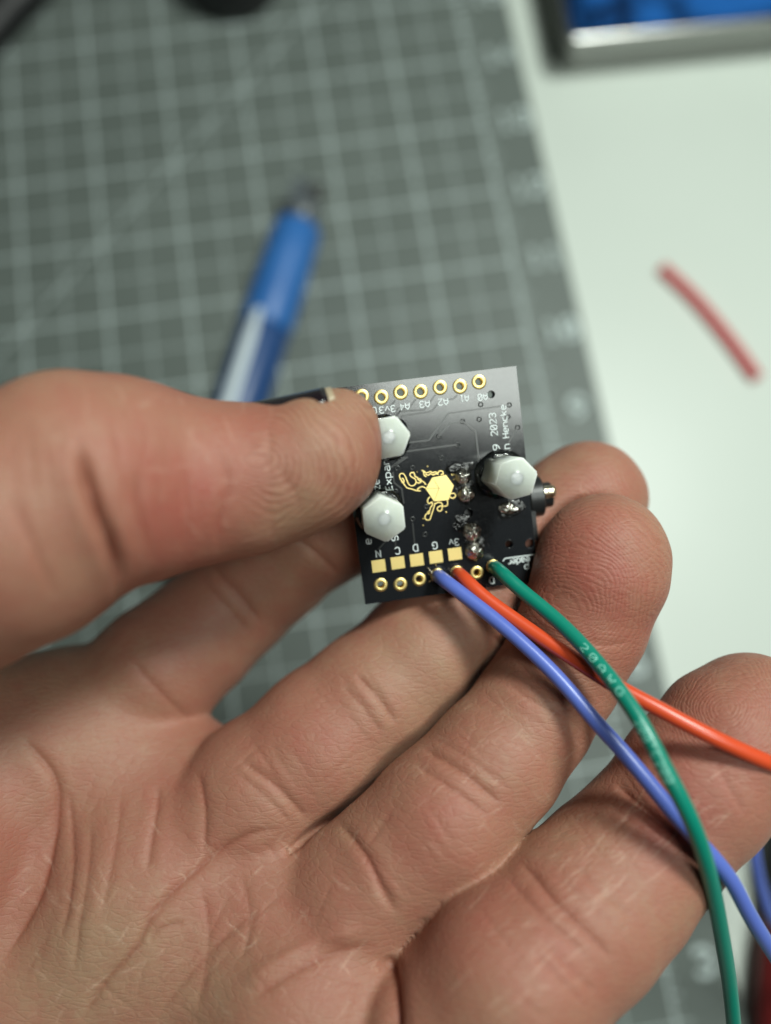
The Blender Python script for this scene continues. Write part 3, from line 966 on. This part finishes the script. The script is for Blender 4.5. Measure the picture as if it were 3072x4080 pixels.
# creases traced from the photograph, lying in the skin
fold('thumb', [(168, 940), (184, 1020), (208, 1100), (238, 1172), (252, 1222), (250, 1262), (244, 1310)], 2.0, 0.5, 0.3, fmin=-0.9, raw=True)
fold('thumb', [(292, 1000), (305, 1090), (318, 1160), (328, 1225)], 0.7, 0.5, 0.3)
fold('thumb', [(240, 880), (255, 960), (270, 1040), (290, 1110)], 0.25, 0.4, 0.3)
fold('thumb', [(456, 950), (486, 1005), (492, 1060), (474, 1140), (472, 1205)], 0.45, 0.55, 0.3)
fold('thumb', [(400, 1000), (412, 1080), (408, 1150), (404, 1215)], 0.3, 0.45, 0.3)
fold('thumb', [(600, 1010), (640, 1070), (650, 1120)], 0.22, 0.6, 0.35)
fold('thumb', [(10, 1050), (60, 1150), (95, 1230), (125, 1310)], 0.45, 0.5, 0.25)
for k in range(11):
    x = 8 + 21 * k + rng.uniform(-5, 5)
    fold('thumb', [(x - 15, 860 + rng.uniform(0, 60)), (x, 960), (x + 14, 1060), (x + 38, 1130 + rng.uniform(0, 70))], rng.uniform(0.08, 0.22), 0.34, 0.35, bulge=0.08)
fold('index', [(452, 1215), (510, 1280), (568, 1350)], 0.8, 0.6)
fold('index', [(425, 1240), (485, 1305), (545, 1375)], 0.45, 0.6)
fold('index', [(636, 1160), (688, 1200), (735, 1245)], 0.7, 0.6)
fold('index+palm', [(280, 1420), (350, 1500), (425, 1570)], 0.5, 0.8)
fold('middle+palm', [(515, 1640), (595, 1698), (668, 1775)], 0.8, 0.6)
fold('middle+palm', [(498, 1660), (575, 1722), (640, 1790)], 0.35, 0.5)
fold('middle', [(766, 1455), (815, 1505), (860, 1568)], 0.75, 0.55)
fold('middle', [(735, 1475), (785, 1530), (832, 1592)], 0.4, 0.5)
fold('middle', [(980, 1290), (1035, 1345), (1095, 1405)], 0.6, 0.6)
fold('ring+palm', [(726, 1770), (790, 1850), (830, 1930), (862, 1980)], 0.9, 0.6)
fold('ring', [(905, 1610), (992, 1664), (1085, 1740)], 0.8, 0.5)
fold('ring', [(890, 1645), (970, 1700), (1062, 1765)], 0.5, 0.5)
fold('ring', [(930, 1590), (1015, 1640), (1105, 1710)], 0.25, 0.4)
fold('ring', [(1112, 1430), (1180, 1486), (1245, 1516), (1300, 1520)], 0.8, 0.6)
fold('ring', [(1090, 1470), (1160, 1520), (1240, 1548)], 0.3, 0.4)
fold('ring', [(1255, 1380), (1310, 1395), (1365, 1385)], 0.3, 0.5)
fold('pinky', [(1325, 1690), (1402, 1758), (1452, 1795), (1490, 1826)], 0.9, 0.6, raw=True)
fold('pinky', [(1305, 1722), (1380, 1788), (1460, 1850)], 0.3, 0.4)
fold('pinky', [(1112, 1850), (1161, 1901), (1202, 1952), (1262, 2010), (1330, 2080)], 0.75, 0.55)
fold('pinky', [(1085, 1885), (1140, 1945), (1195, 2000), (1280, 2075)], 0.4, 0.45)
fold('pinky', [(1170, 2030), (1220, 2080), (1290, 2150)], 0.4, 0.4)
fold('pinky', [(1150, 2050), (1200, 2105), (1262, 2170)], 0.35, 0.4)
fold('pinky', [(1225, 1850), (1300, 1925), (1380, 1990)], 0.3, 0.4)
fold('pinky', [(1545, 1650), (1580, 1710), (1610, 1760)], 0.25, 0.5)
fold('palm+thumb+index', [(30, 1575), (62, 1608), (118, 1681), (124, 1764), (100, 1879), (72, 1957), (0, 2090)], 1.3, 0.75)
fold('palm+middle+ring+index', [(318, 1890), (330, 1800), (340, 1740), (342, 1690)], 0.7, 0.6)
fold('palm+middle+ring+index', [(425, 1660), (440, 1748), (443, 1855)], 0.65, 0.6)
fold('palm+middle+ring+index', [(165, 2225), (224, 2129), (292, 2050), (335, 1968), (417, 1885), (521, 1812), (614, 1785)], 1.0, 0.75, 0.12)
fold('palm+middle+ring+index', [(318, 2040), (345, 2010), (400, 1990)], 0.5, 0.5)
fold('palm+middle+ring+index', [(330, 2212), (400, 2120), (470, 2040), (560, 1960)], 0.5, 0.6)
fold('palm+pinky+ring', [(842, 2060), (848, 2110), (851, 2170), (853, 2235)], 1.5, 0.7, 0.15, raw=True)
fold('palm+ring+pinky', [(520, 2130), (600, 2078), (690, 2030), (790, 2008)], -0.9, 1.6)
fold('palm+ring+pinky', [(540, 2165), (620, 2110), (720, 2060), (820, 2040)], 0.7, 0.8)
fold('palm+middle+ring+index', [(150, 1700), (158, 1830), (150, 1930), (130, 2040)], 0.6, 0.6)
fold('palm+middle+ring+index', [(200, 1760), (190, 1880), (170, 2000), (160, 2120)], 0.5, 0.6)
fold('palm+middle+ring+index', [(262, 1700), (255, 1800), (235, 1900), (215, 2000)], 0.35, 0.6)
fold('palm+middle+ring+index', [(430, 1900), (450, 2000), (440, 2100), (420, 2200)], 0.35, 0.55)
fold('palm+middle+ring+index', [(520, 1880), (540, 1980), (520, 2080)], 0.3, 0.5)
for k in range(40):      # fine random palm lines
    u, v = rng.uniform(10, 820), rng.uniform(1640, 2200)
    a = rng.choice([-0.75, -0.95, 0.9, -1.2, -0.6]) + rng.normal(0, 0.15); l_ = rng.uniform(70, 190)
    fold('palm+middle+ring+index+thumb', [(u, v), (u + l_ * .5 * math.cos(a) + rng.normal(0, 5), v + l_ * .5 * math.sin(a)), (u + l_ * math.cos(a), v + l_ * math.sin(a))], rng.uniform(0.08, 0.22), 0.32, 0.4, bulge=0.08)
def cross_lines(g, a, b, n, half, dep=(0.05, 0.16)):
    """fine transverse skin lines between two points on a finger"""
    a, b = np.array(a, float), np.array(b, float)
    d = (b - a) / np.linalg.norm(b - a); p = np.array([-d[1], d[0]])
    for _ in range(n):
        c = a + (b - a) * rng.uniform(0, 1) + p * rng.uniform(-half, half) * 0.6
        l_ = rng.uniform(0.25, 0.7) * half
        s = rng.normal(0, 0.18)
        q = p + d * s
        fold(g, [tuple(c - q * l_), tuple(c + d * rng.uniform(-6, 6)), tuple(c + q * l_)], rng.uniform(*dep), rng.uniform(0.25, 0.4), 0.4, bulge=0.08)
cross_lines('pinky', (1080, 2130), (1540, 1640), 26, 170)
cross_lines('ring', (800, 1900), (1200, 1470), 26, 130)
cross_lines('middle', (580, 1700), (900, 1420), 18, 140)
cross_lines('thumb', (30, 1110), (620, 1020), 30, 170)
for _ in range(40):       # pale lengthwise lines on the little finger
    c = np.array([1080, 2130]) + (np.array([1500, 1700]) - np.array([1080, 2130])) * rng.uniform(0, 1) + np.array([.7, .71]) * rng.uniform(-130, 130)
    l_ = rng.uniform(20, 60); d = np.array([0.72, -0.69]) + rng.normal(0, .1, 2)
    fold('pinky', [tuple(c - d * l_), tuple(c + rng.normal(0, 3, 2)), tuple(c + d * l_)], rng.uniform(0.06, 0.14), 0.28, 0.4, bulge=0.08)

pale = np.zeros(nv)
def hair(g, c, ang_, l_, a):
    d = np.array([math.cos(ang_), math.sin(ang_)]); c = np.array(c, float)
    pts = [tuple(c - d * l_), tuple(c + rng.normal(0, 3, 2)), tuple(c + d * l_)]
    m = np.isin(gid, [GN.index(x) for x in g.split('+')]) & (facing > 0.1) & (np.abs(DU - c[0]) < l_ + 20) & (np.abs(DV - c[1]) < l_ + 20)
    ii = np.nonzero(m)[0]
    if len(ii) == 0: return
    dd, al = polydist(DU[ii], DV[ii], pts)
    w = np.clip(np.minimum(al, 1 - al) / 0.3, 0, 1)
    pale[ii] = np.maximum(pale[ii], a * w * np.exp(-(dd * MMPX * DEP[ii] / 0.13) ** 2))
for _ in range(80):
    hair('palm+middle+ring', (rng.uniform(20, 830), rng.uniform(1780, 2210)), rng.choice([-0.7, -0.95, 0.7, 0.9]) + rng.normal(0, .15), rng.uniform(8, 40), rng.uniform(.25, .8))
for _ in range(60):
    t_ = rng.uniform(0, 1)
    hair('pinky', (1050 + 430 * t_ + rng.uniform(-120, 120), 2130 - 400 * t_ + rng.uniform(-120, 120)), -0.76 + rng.normal(0, .16), rng.uniform(12, 55), rng.uniform(.25, .8))
for _ in range(60):
    hair('ring', (rng.uniform(850, 1250), rng.uniform(1500, 1900)), rng.choice([-0.75, 0.8]) + rng.normal(0, .15), rng.uniform(8, 30), rng.uniform(.2, .5))
for _ in range(60):
    hair('thumb', (rng.uniform(0, 600), rng.uniform(850, 1240)), rng.choice([1.45, 1.2, -0.3]) + rng.normal(0, .2), rng.uniform(8, 40), rng.uniform(.2, .5))

# gentle lumps of the flesh
def lump(P, wl, seed):
    rs = np.random.default_rng(seed); out = np.zeros(len(P))
    for _ in range(10):
        k = rs.normal(0, 1, 3); k = k / np.linalg.norm(k) * 2 * PI / (wl * rs.uniform(0.7, 1.5))
        out += np.sin(P @ k + rs.uniform(0, 6.28))
    return out / 10 ** 0.5
disp += 0.13 * lump(P, 14, 1) + 0.02 * lump(P, 4.5, 2)
P2 = P + N * disp[:, None]

# thumb print, finger prints: ridge phase stored on the skin
phase = np.zeros(nv); amp = np.zeros(nv)
warp = 0.9 * lump(P, 9, 5) + 0.35 * lump(P, 4, 6) + 0.10 * lump(P, 1.6, 7)
def prints(g, core, axis, asp, centre, rad, a=1.0, pitch=0.50):
    gs = [GN.index(x) for x in g.split('+')]
    m = np.isin(gid, gs)
    du, dv = (DU - core[0]) * MMPX * DEP, (DV - core[1]) * MMPX * DEP
    ca, sa = math.cos(axis), math.sin(axis)
    x, y = du * ca + dv * sa, -du * sa + dv * ca
    r = np.sqrt((x * asp) ** 2 + y ** 2 + ((DEP - DEP[m].mean()) * 0.3) ** 2)
    phase[m] = (r + 0.6 * warp)[m] / pitch
    w = np.clip((rad - np.hypot(DU - centre[0], DV - centre[1])) / (rad * 0.35), 0, 1)
    amp[m] = np.maximum(amp[m], (a * w)[m])
prints('thumb', (560, 1010), 0.0, 0.75, (710, 1000), 230, 2.2, 0.54)
prints('middle', (1215, 1150), 0.6, 1.0, (1260, 1060), 190, 0.8, 0.5)
prints('ring', (1225, 1300), -0.3, 0.9, (1290, 1210), 260, 1.0, 0.5)
prints('pinky', (1572, 1530), 0.0, 0.9, (1590, 1540), 190, 0.9, 0.46)
prints('index', (800, 1100), 0.0, 1.0, (850, 1080), 120, 0.5)
# elsewhere: ridges running across each finger or along the palm
for g, ax in (('pinky', (0.72, -0.69)), ('ring', (0.72, -0.69)), ('middle', (0.72, -0.69)), ('index', (0.72, -0.66)), ('palm', (0.9, 0.43)), ('thumb', (1.0, -0.1))):
    m = (gid == GN.index(g)) & (amp < 0.02)
    phase[m] = ((DU * ax[0] + DV * ax[1]) * MMPX * DEP + 1.6 * warp)[m] / 0.62
    amp[m] = 0.16
# redness of the skin: blotchy, stronger at joints and finger pads
red = 0.42 + 0.11 * lump(P, 26, 8) + 0.06 * lump(P, 9, 9) + 0.05 * lump(P, 3, 10)
def flush(g, c, rad, a):
    m = np.isin(gid, [GN.index(x) for x in g.split('+')])
    red[m] += (a * np.exp(-((DU - c[0]) ** 2 + (DV - c[1]) ** 2) / rad ** 2))[m]
for q in (('thumb', (390, 1110), 150, 0.45), ('thumb', (560, 960), 110, 0.15), ('pinky', (1440, 1780), 90, 0.55), ('pinky', (1520, 1640), 140, 0.3), ('pinky', (1200, 2060), 150, 0.25),
          ('ring', (1320, 1300), 120, 0.3), ('ring', (1290, 1200), 110, 0.25), ('middle', (1290, 1060), 120, 0.3), ('middle', (700, 1600), 120, 0.15), ('ring', (960, 1800), 120, 0.2), ('palm+middle+ring+index+pinky+thumb', (360, 1760), 160, 0.3),
          ('palm+middle+ring+index+pinky+thumb', (120, 2150), 170, -0.3), ('palm+middle+ring+index+pinky+thumb', (250, 2000), 120, -0.15), ('palm+middle+ring+index+pinky+thumb', (480, 2150), 120, -0.15), ('thumb', (700, 880), 90, -0.35), ('thumb', (650, 1120), 90, -0.3), ('palm+middle+ring+index+pinky+thumb', (650, 2150), 130, 0.15)):
    flush(*q)
red = np.clip(red, 0, 1)

hm2.vertices.foreach_set('co', np.ascontiguousarray(P2, np.float32).ravel())
for nm, arr in (('ridge_phase', phase), ('ridge_amp', amp), ('redness', red), ('crease', crease), ('pale_line', pale)):
    at = hm2.attributes.new(nm, 'FLOAT', 'POINT'); at.data.foreach_set('value', arr.astype(np.float32))
hm2.polygons.foreach_set('use_smooth', np.ones(len(hm2.polygons), bool))
hm2.update()
ho.matrix_world = CM @ Matrix.Scale(0.001, 4)
tag(ho, 'left hand with open palm, thumb and fingertips pinching the circuit board', 'hand')

M_SKIN = mat('skin', (0.5, 0.28, 0.2), 0.5)
n, l, b = nodes(M_SKIN)
b.inputs['Subsurface Weight'].default_value = 0.35
b.inputs['Subsurface Radius'].default_value = (1.0, 0.40, 0.22)
b.inputs['Subsurface Scale'].default_value = 0.0022
b.inputs['Specular IOR Level'].default_value = 0.4
def attr(nm):
    a = n.new('ShaderNodeAttribute'); a.attribute_name = nm; return a.outputs['Fac']
def math_(op, a, b_=None, c=None):
    k = n.new('ShaderNodeMath'); k.operation = op
    for i, x in enumerate((a, b_, c)):
        if x is None: continue
        if isinstance(x, (int, float)): k.inputs[i].default_value = x
        else: l.new(x, k.inputs[i])
    return k.outputs[0]
ramp = n.new('ShaderNodeValToRGB')
e = ramp.color_ramp.elements
e[0].position, e[0].color = 0.0, (0.345, 0.212, 0.135, 1)
e[1].position, e[1].color = 1.0, (0.335, 0.102, 0.074, 1)
e2 = e.new(0.45); e2.color = (0.335, 0.152, 0.102, 1)
fine = noise_node(M_SKIN, 1.3, 5, 0.65)
rr_ = math_('ADD', attr('redness'), math_('MULTIPLY', math_('SUBTRACT', fine.outputs['Fac'], 0.5), 0.55))
l.new(rr_, ramp.inputs['Fac'])
cm_ = n.new('ShaderNodeMixRGB'); cm_.blend_type = 'MULTIPLY'
l.new(ramp.outputs['Color'], cm_.inputs['Color1']); cm_.inputs['Color2'].default_value = (0.80, 0.52, 0.46, 1)
l.new(math_('MULTIPLY', attr('crease'), 0.65), cm_.inputs['Fac'])
# ridges: slightly darker furrows, and relief
sn = math_('SINE', math_('MULTIPLY', attr('ridge_phase'), 2 * PI))
brk = noise_node(M_SKIN, 2.5, 3)
ra_ = math_('MULTIPLY', attr('ridge_amp'), math_('MULTIPLY', math_('ADD', brk.outputs['Fac'], 0.25), 1.2))
sn_a = math_('MULTIPLY', sn, ra_)
fm = n.new('ShaderNodeMixRGB'); fm.blend_type = 'MULTIPLY'; fm.inputs['Color2'].default_value = (0.82, 0.70, 0.66, 1)
pm = n.new('ShaderNodeMixRGB'); pm.inputs['Color2'].default_value = (0.66, 0.48, 0.37, 1)
l.new(cm_.outputs['Color'], pm.inputs['Color1']); l.new(math_('MULTIPLY', attr('pale_line'), 0.36), pm.inputs['Fac'])
l.new(pm.outputs['Color'], fm.inputs['Color1'])
l.new(math_('MULTIPLY', math_('MAXIMUM', math_('MULTIPLY', sn_a, -1.0), 0.0), 0.45), fm.inputs['Fac'])
l.new(fm.outputs['Color'], b.inputs['Base Color'])
vor = n.new('ShaderNodeTexVoronoi'); vor.feature = 'DISTANCE_TO_EDGE'; vor.inputs['Scale'].default_value = 1.15
tc = n.new('ShaderNodeTexCoord'); mp = n.new('ShaderNodeMapping'); mp.inputs['Rotation'].default_value = (0, 0, 0.75); mp.inputs['Scale'].default_value = (0.55, 1.5, 1.0)
wn = noise_node(M_SKIN, 0.8, 3)
mx = n.new('ShaderNodeMixRGB'); mx.inputs['Fac'].default_value = 0.25
l.new(tc.outputs['Object'], mp.inputs['Vector']); l.new(mp.outputs['Vector'], mx.inputs['Color1']); l.new(wn.outputs['Color'], mx.inputs['Color2'])
l.new(mx.outputs['Color'], vor.inputs['Vector'])
vline = math_('MINIMUM', math_('MULTIPLY', vor.outputs['Distance'], 6.0), 1.0)
g1 = noise_node(M_SKIN, 3.2, 5, 0.7)
g2 = noise_node(M_SKIN, 11, 3, 0.6)
height = math_('ADD', math_('MULTIPLY', sn_a, 0.014), math_('ADD', math_('MULTIPLY', vline, 0.028), math_('ADD', math_('MULTIPLY', g1.outputs['Fac'], 0.05), math_('MULTIPLY', g2.outputs['Fac'], 0.03))))
bp = n.new('ShaderNodeBump'); bp.inputs['Strength'].default_value = 1.0; bp.inputs['Distance'].default_value = 0.001
l.new(height, bp.inputs['Height']); l.new(bp.outputs['Normal'], b.inputs['Normal'])
rv = n.new('ShaderNodeMapRange'); rv.inputs['To Min'].default_value = 0.40; rv.inputs['To Max'].default_value = 0.62
l.new(fine.outputs['Fac'], rv.inputs['Value']); l.new(rv.outputs['Result'], b.inputs['Roughness'])
hm2.materials.clear(); hm2.materials.append(M_SKIN)

# thumb nail: dark plate on the upper back side of the thumb tip, pale free edge
M_NAIL = mat('dark_nail', (0.012, 0.007, 0.010), 0.22)
M_NAILT = mat('nail_free_edge', (0.46, 0.37, 0.25), 0.4)
def nail_patch(name, s0, s1, m, lift):
    axis = catmull([cam_mm(600, 1013, 88.4), cam_mm(672, 988, 88.4), cam_mm(757, 957, 88.6)], 20)
    up = np.array([-0.20, 0.97, 0.02]); up /= np.linalg.norm(up)
    V_, F_ = [], []
    ns, nt = 14, 22
    for i in range(ns + 1):
        s = s0 + (s1 - s0) * i / ns
        k = s * (len(axis) - 1); i0 = min(int(k), len(axis) - 2); p = axis[i0] * (1 - k + i0) + axis[i0 + 1] * (k - i0)
        ax_ = axis[-1] - axis[0]; ax_ /= np.linalg.norm(ax_)
        u_ = up - ax_ * (up @ ax_); u_ /= np.linalg.norm(u_); w_ = np.cross(ax_, u_)
        # thumb silhouette radius at this place
        R_ = 7.95 - 1.2 * s + lift
        for j in range(nt + 1):
            t = -1 + 2 * j / nt
            a = t * 0.85 * (1 - 0.10 * max(0, s - .8) * 5 * t * t)
            V_.append(p + R_ * (u_ * math.cos(a) + w_ * math.sin(a)))
    for i in range(ns):
        for j in range(nt):
            q = i * (nt + 1) + j
            F_.append((q, q + 1, q + nt + 2, q + nt + 1))
    o = new_obj(name, V_, F_, m, ho, True)
    so = o.modifiers.new('t', 'SOLIDIFY'); so.thickness = 0.45; so.offset = 0
    return o
nail_patch('fingernail', 0.0, 0.925, M_NAIL, -0.1)
nail_patch('nail_tip', 0.93, 1.0, M_NAILT, -0.2)

# ================================================================== THINGS ON THE TABLE
# sponge tray
M_STEEL = mat('brushed_steel', (0.62, 0.62, 0.60), 0.26, 1.0)
bump(M_STEEL, 60, 0.1, 0.0004)
M_SPONGE = mat('blue_sponge', (0.02, 0.13, 0.42), 0.95, Specular_IOR_Level=0.1)
vary(M_SPONGE, 75, (0.004, 0.020, 0.07), (0.015, 0.11, 0.38), 0.38, 0.58, 4)
c0 = on_plane(1212, 163, 0.0)
c1 = on_plane(1666, 118, 0.0)
ang = math.atan2(c1.y - c0.y, c1.x - c0.x)
tray = empty('sponge_tray', Matrix.Translation((c0.x, c0.y, 0)) @ Matrix.Rotation(ang, 4, 'Z'))
tag(tray, 'shallow steel tray holding a blue sponge on the white table', 'tray')
TL_, TW_, TH_ = 0.115, 0.075, 0.0165
def rrect(x0, x1, y0, y1, r, n_=6):
    out = []
    for (cx_, cy_, a0) in ((x1 - r, y0 + r, -PI / 2), (x1 - r, y1 - r, 0), (x0 + r, y1 - r, PI / 2), (x0 + r, y0 + r, PI)):
        for k in range(n_ + 1): out.append((cx_ + r * math.cos(a0 + PI / 2 * k / n_), cy_ + r * math.sin(a0 + PI / 2 * k / n_)))
    return out
loops = []
for off, z in ((0.0015, 0.0002), (0.0, 0.0012), (-0.0012, TH_ - 0.002), (-0.0024, TH_ - 0.0012), (-0.0026, TH_), (-0.0016, TH_ + 0.0007), (-0.0002, TH_ + 0.0003), (0.0004, TH_ - 0.0012), (0.0018, 0.0022), (0.003, 0.0014)):
    loops.append([(x, y, z) for x, y in rrect(off, TL_ - off, off, TW_ - off, 0.004)])
V_, F_ = [], []
for lp in loops: V_ += lp
m_ = len(loops[0])
for i in range(len(loops) - 1):
    for k in range(m_):
        a, b_ = i * m_ + k, i * m_ + (k + 1) % m_
        F_.append((a, b_, b_ + m_, a + m_))
F_.append(tuple(range(m_))[::-1]); F_.append(tuple(range((len(loops) - 1) * m_, len(loops) * m_)))
new_obj('tray_body', V_, F_, M_STEEL, tray, True)
bm = bmesh.new()
gx, gy = 46, 30
sx0, sx1, sy0, sy1 = 0.0065, TL_ - 0.0035, 0.0022, TW_ - 0.0035
grid = [[bm.verts.new((sx0 + (sx1 - sx0) * i / gx, sy0 + (sy1 - sy0) * j / gy, 0.0165 + 0.0012 * math.sin(i * .5) * math.cos(j * .7) + rng.normal(0, .0005) - (0.003 if i in (0, gx) or j in (0, gy) else 0))) for j in range(gy + 1)] for i in range(gx + 1)]
for i in range(gx):
    for j in range(gy): bm.faces.new((grid[i][j], grid[i + 1][j], grid[i + 1][j + 1], grid[i][j + 1]))
res = bmesh.ops.extrude_face_region(bm, geom=list(bm.faces))
for v_ in res['geom']:
    if isinstance(v_, bmesh.types.BMVert): v_.co.z = 0.002
sp = bm_obj('sponge', bm, M_SPONGE, None, True)
sp.matrix_world = Matrix.Translation((c0.x, c0.y, 0)) @ Matrix.Rotation(ang, 4, 'Z')
tag(sp, 'rough blue sponge sitting inside the steel tray', 'sponge')

# red sleeving offcut
M_REDP = mat('red_sleeve', (0.52, 0.016, 0.024), 0.5)
pts = [on_plane(1429, 578, 0.0014), on_plane(1500, 645, 0.0014), on_plane(1570, 728, 0.0014), on_plane(1636, 818, 0.0014)]
path = catmull([tuple(p) for p in pts], 12)
v, f = tube_mesh(path - path[0], 0.0018, 20, cap=False)
v2, f2 = tube_mesh(path - path[0], 0.0012, 20, cap=False)
nn2 = len(v); f2 = [tuple(reversed([i + nn2 for i in q])) for q in f2]
endr = [(k, nn2 + k, nn2 + (k + 1) % 20, (k + 1) % 20) for k in range(20)]
b0_ = (len(path) - 1) * 20
endr += [(b0_ + k, b0_ + (k + 1) % 20, nn2 + b0_ + (k + 1) % 20, nn2 + b0_ + k) for k in range(20)]
rs_ = new_obj('red_sleeve', list(v) + list(v2), f + f2 + endr, M_REDP, None, True)
rs_.location = path[0]
tag(rs_, 'short red offcut of wire sleeve lying alone on the white table', 'wire offcut')

# blue handled tool lying on the mat
M_BLUEH = mat('blue_grip', (0.030, 0.145, 0.42), 0.42)
vary(M_BLUEH, 60, (0.026, 0.13, 0.39), (0.034, 0.155, 0.44))
M_NAVY = mat('navy_barrel', (0.018, 0.062, 0.19), 0.35)
M_PALE = mat('pale_highlight', (0.62, 0.70, 0.74), 0.4)
M_CLEAR = mat('grey_nose', (0.10, 0.115, 0.125), 0.35)
RT = 0.0079
tA = on_plane(645, 490, 0.003 + RT); tB = on_plane(518, 880, 0.003 + RT)
d_ = (tB - tA); LT = d_.length
zx = d_.normalized(); up_ = Vector((0, 0, 1)); xx = up_.cross(zx).normalized(); yy = zx.cross(xx)
tm = Matrix(((xx.x, yy.x, zx.x, tA.x), (xx.y, yy.y, zx.y, tA.y), (xx.z, yy.z, zx.z, tA.z), (0, 0, 0, 1)))
tool = empty('blue_tool', tm)
tag(tool, 'blue plastic handled tool with pale highlight stripe and grey nose on the cutting mat', 'hand tool')
def grip(name, prof, m, sx=1.0, sy=1.0):
    v, f = lathe(prof, 36)
    o = new_obj(name, [(x * sx, y * sy, z) for x, y, z in v], f, m, tool, True)
    return o
grip('grip', [(0.0, 0.0), (0.0066, 0.0), (0.0073, 0.001), (0.0076, 0.012), (0.0079, 0.024), (0.0079, 0.034), (0.0076, 0.0355), (0.0, 0.0355)], M_BLUEH)
grip('barrel', [(0.0, 0.0356), (0.0073, 0.0356), (0.0077, 0.037), (0.0077, 0.105), (0.0065, 0.108), (0.0, 0.108)], M_NAVY)
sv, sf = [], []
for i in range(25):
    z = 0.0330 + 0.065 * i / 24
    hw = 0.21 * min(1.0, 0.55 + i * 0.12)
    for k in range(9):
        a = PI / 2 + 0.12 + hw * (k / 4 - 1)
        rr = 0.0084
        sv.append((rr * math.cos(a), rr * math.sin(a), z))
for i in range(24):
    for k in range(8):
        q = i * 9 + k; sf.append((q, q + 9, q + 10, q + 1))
o = new_obj('highlight_strip', sv, sf, M_PALE, tool, True)  # raised pale strip standing in for the long highlight on the barrel
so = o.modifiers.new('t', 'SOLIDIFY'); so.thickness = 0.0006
nv_, nf_ = merge([([(x, y - 0.0, z) for x, y, z in lathe([(0.0, 0.0025), (0.0058, 0.0025), (0.0056, -0.0065), (0.0046, -0.0085), (0.0, -0.0085)], 24)[0]], lathe([(0.0, 0.0025), (0.0058, 0.0025), (0.0056, -0.0065), (0.0046, -0.0085), (0.0, -0.0085)], 24)[1])])
o = new_obj('nose', nv_, nf_, M_CLEAR, tool, True)
o = new_obj('nose_jaw', *box_vf(-0.0022, 0.0022, -0.002, 0.0028, -0.0145, -0.0035), M_STEEL, tool); o.location = (0.0028, 0.0012, 0.001)
o = new_obj('nose_jaw', *box_vf(-0.0022, 0.0022, -0.002, 0.0028, -0.0150, -0.0030), M_CLEAR, tool); o.location = (-0.0026, 0.0010, 0.001)
o = new_obj('nose_screw', *lathe([(0.0, 0.0012), (0.0014, 0.001), (0.0016, 0.0), (0.0016, -0.003)], 16), M_BLACKP, tool, True)
o.rotation_euler = (-PI / 2, 0, 0); o.location = (-0.0046, 0.0060, -0.0012)

# black knobbed stand at the far edge of the mat
M_RUB = mat('black_rubber', (0.012, 0.012, 0.013), 0.5)
def stand(name, at, r, h, label, cat):
    root = empty(name, Matrix.Translation(at))
    tag(root, label, cat)
    v, f = lathe([(0.0, 0), (r * .96, 0), (r, 0.001), (r, h * .55), (r * .9, h * .72), (r * .6, h * .8), (0.0, h * .82)], 40)
    new_obj('base', v, f, M_RUB, root, True)
    v, f = lathe([(r * .35, h * .78), (r * .33, h * 2.9), (r * .6, h * 3.0), (r * .6, h * 4.0), (r * .4, h * 4.2), (0, h * 4.25)], 28)
    new_obj('post', v, f, M_RUB, root, True)
    return root
p = on_plane(492, 52, 0.003)
stand('black_stand', (p.x + 0.001, p.y + 0.0165, 0.003), 0.0165, 0.026, 'black round stand at the far side of the cutting mat', 'stand')
# black cable across the far corner
pp = [on_plane(-260, 330, 0.0089), on_plane(-60, 110, 0.0089), on_plane(20, 20, 0.0089), on_plane(95, -70, 0.0089), on_plane(150, -260, 0.0089)]
path = catmull([tuple(q) for q in pp], 12)
v, f = tube_mesh(path - path[0], 0.0058, 20)
cb = new_obj('black_cable', v, f, M_RUB, None, True); cb.location = path[0]
tag(cb, 'thick black cable crossing the corner of the cutting mat', 'cable')

# dark red handled pliers and a loose blue wire at the table's near right
M_DKRED = mat('dark_red_grip', (0.16, 0.012, 0.012), 0.45)
root = empty('red_handled_pliers', Matrix.Translation(on_plane(1690, 1900, 0.0)))
tag(root, 'tool with a dark red grip and black head on the white table', 'pliers')
o3 = Vector(root.location)
def ctube(name, pts, rad, m, par):
    path = catmull([tuple(Vector(q) - o3) for q in pts], 10)
    rads = np.interp(np.linspace(0, 1, len(path)), np.linspace(0, 1, len(rad)), rad)
    v, f = tube_mesh(path, rads, 22)
    return new_obj(name, v, f, m, par, True)
ctube('grip', [on_plane(1700, 1985, 0.007), on_plane(1694, 2060, 0.007), on_plane(1690, 2160, 0.007), on_plane(1690, 2300, 0.007), on_plane(1700, 2480, 0.007)], [0.0052, 0.0062, 0.0066, 0.0066, 0.0058], M_DKRED, root)
ctube('head', [on_plane(1712, 1640, 0.007), on_plane(1710, 1720, 0.007), on_plane(1708, 1800, 0.007), on_plane(1702, 1880, 0.007), on_plane(1700, 1984, 0.007)], [0.0012, 0.0048, 0.0068, 0.0066, 0.005], M_RUB, root)
pts = [W(1560, 1660, 150), W(1600, 1730, 147), W(1622, 1790, 145), W(1632, 1860, 144), W(1648, 1930, 146), W(1680, 2000, 150), W(1760, 2090, 165), on_plane(1900, 2200, 0.001), on_plane(2050, 2250, 0.001)]
pre = [on_plane(1440, 1600, 0.0045), on_plane(1500, 1610, 0.012)]
path = catmull([tuple(q) for q in [pre[0], pre[1]] + pts], 14)
v, f = tube_mesh(path - path[0], 0.0011, 20)
bw2 = new_obj('blue_wire', v, f, M_BLUE, None, True); bw2.location = path[0]
tag(bw2, 'loop of blue wire arching behind the little finger above the white table', 'wire')
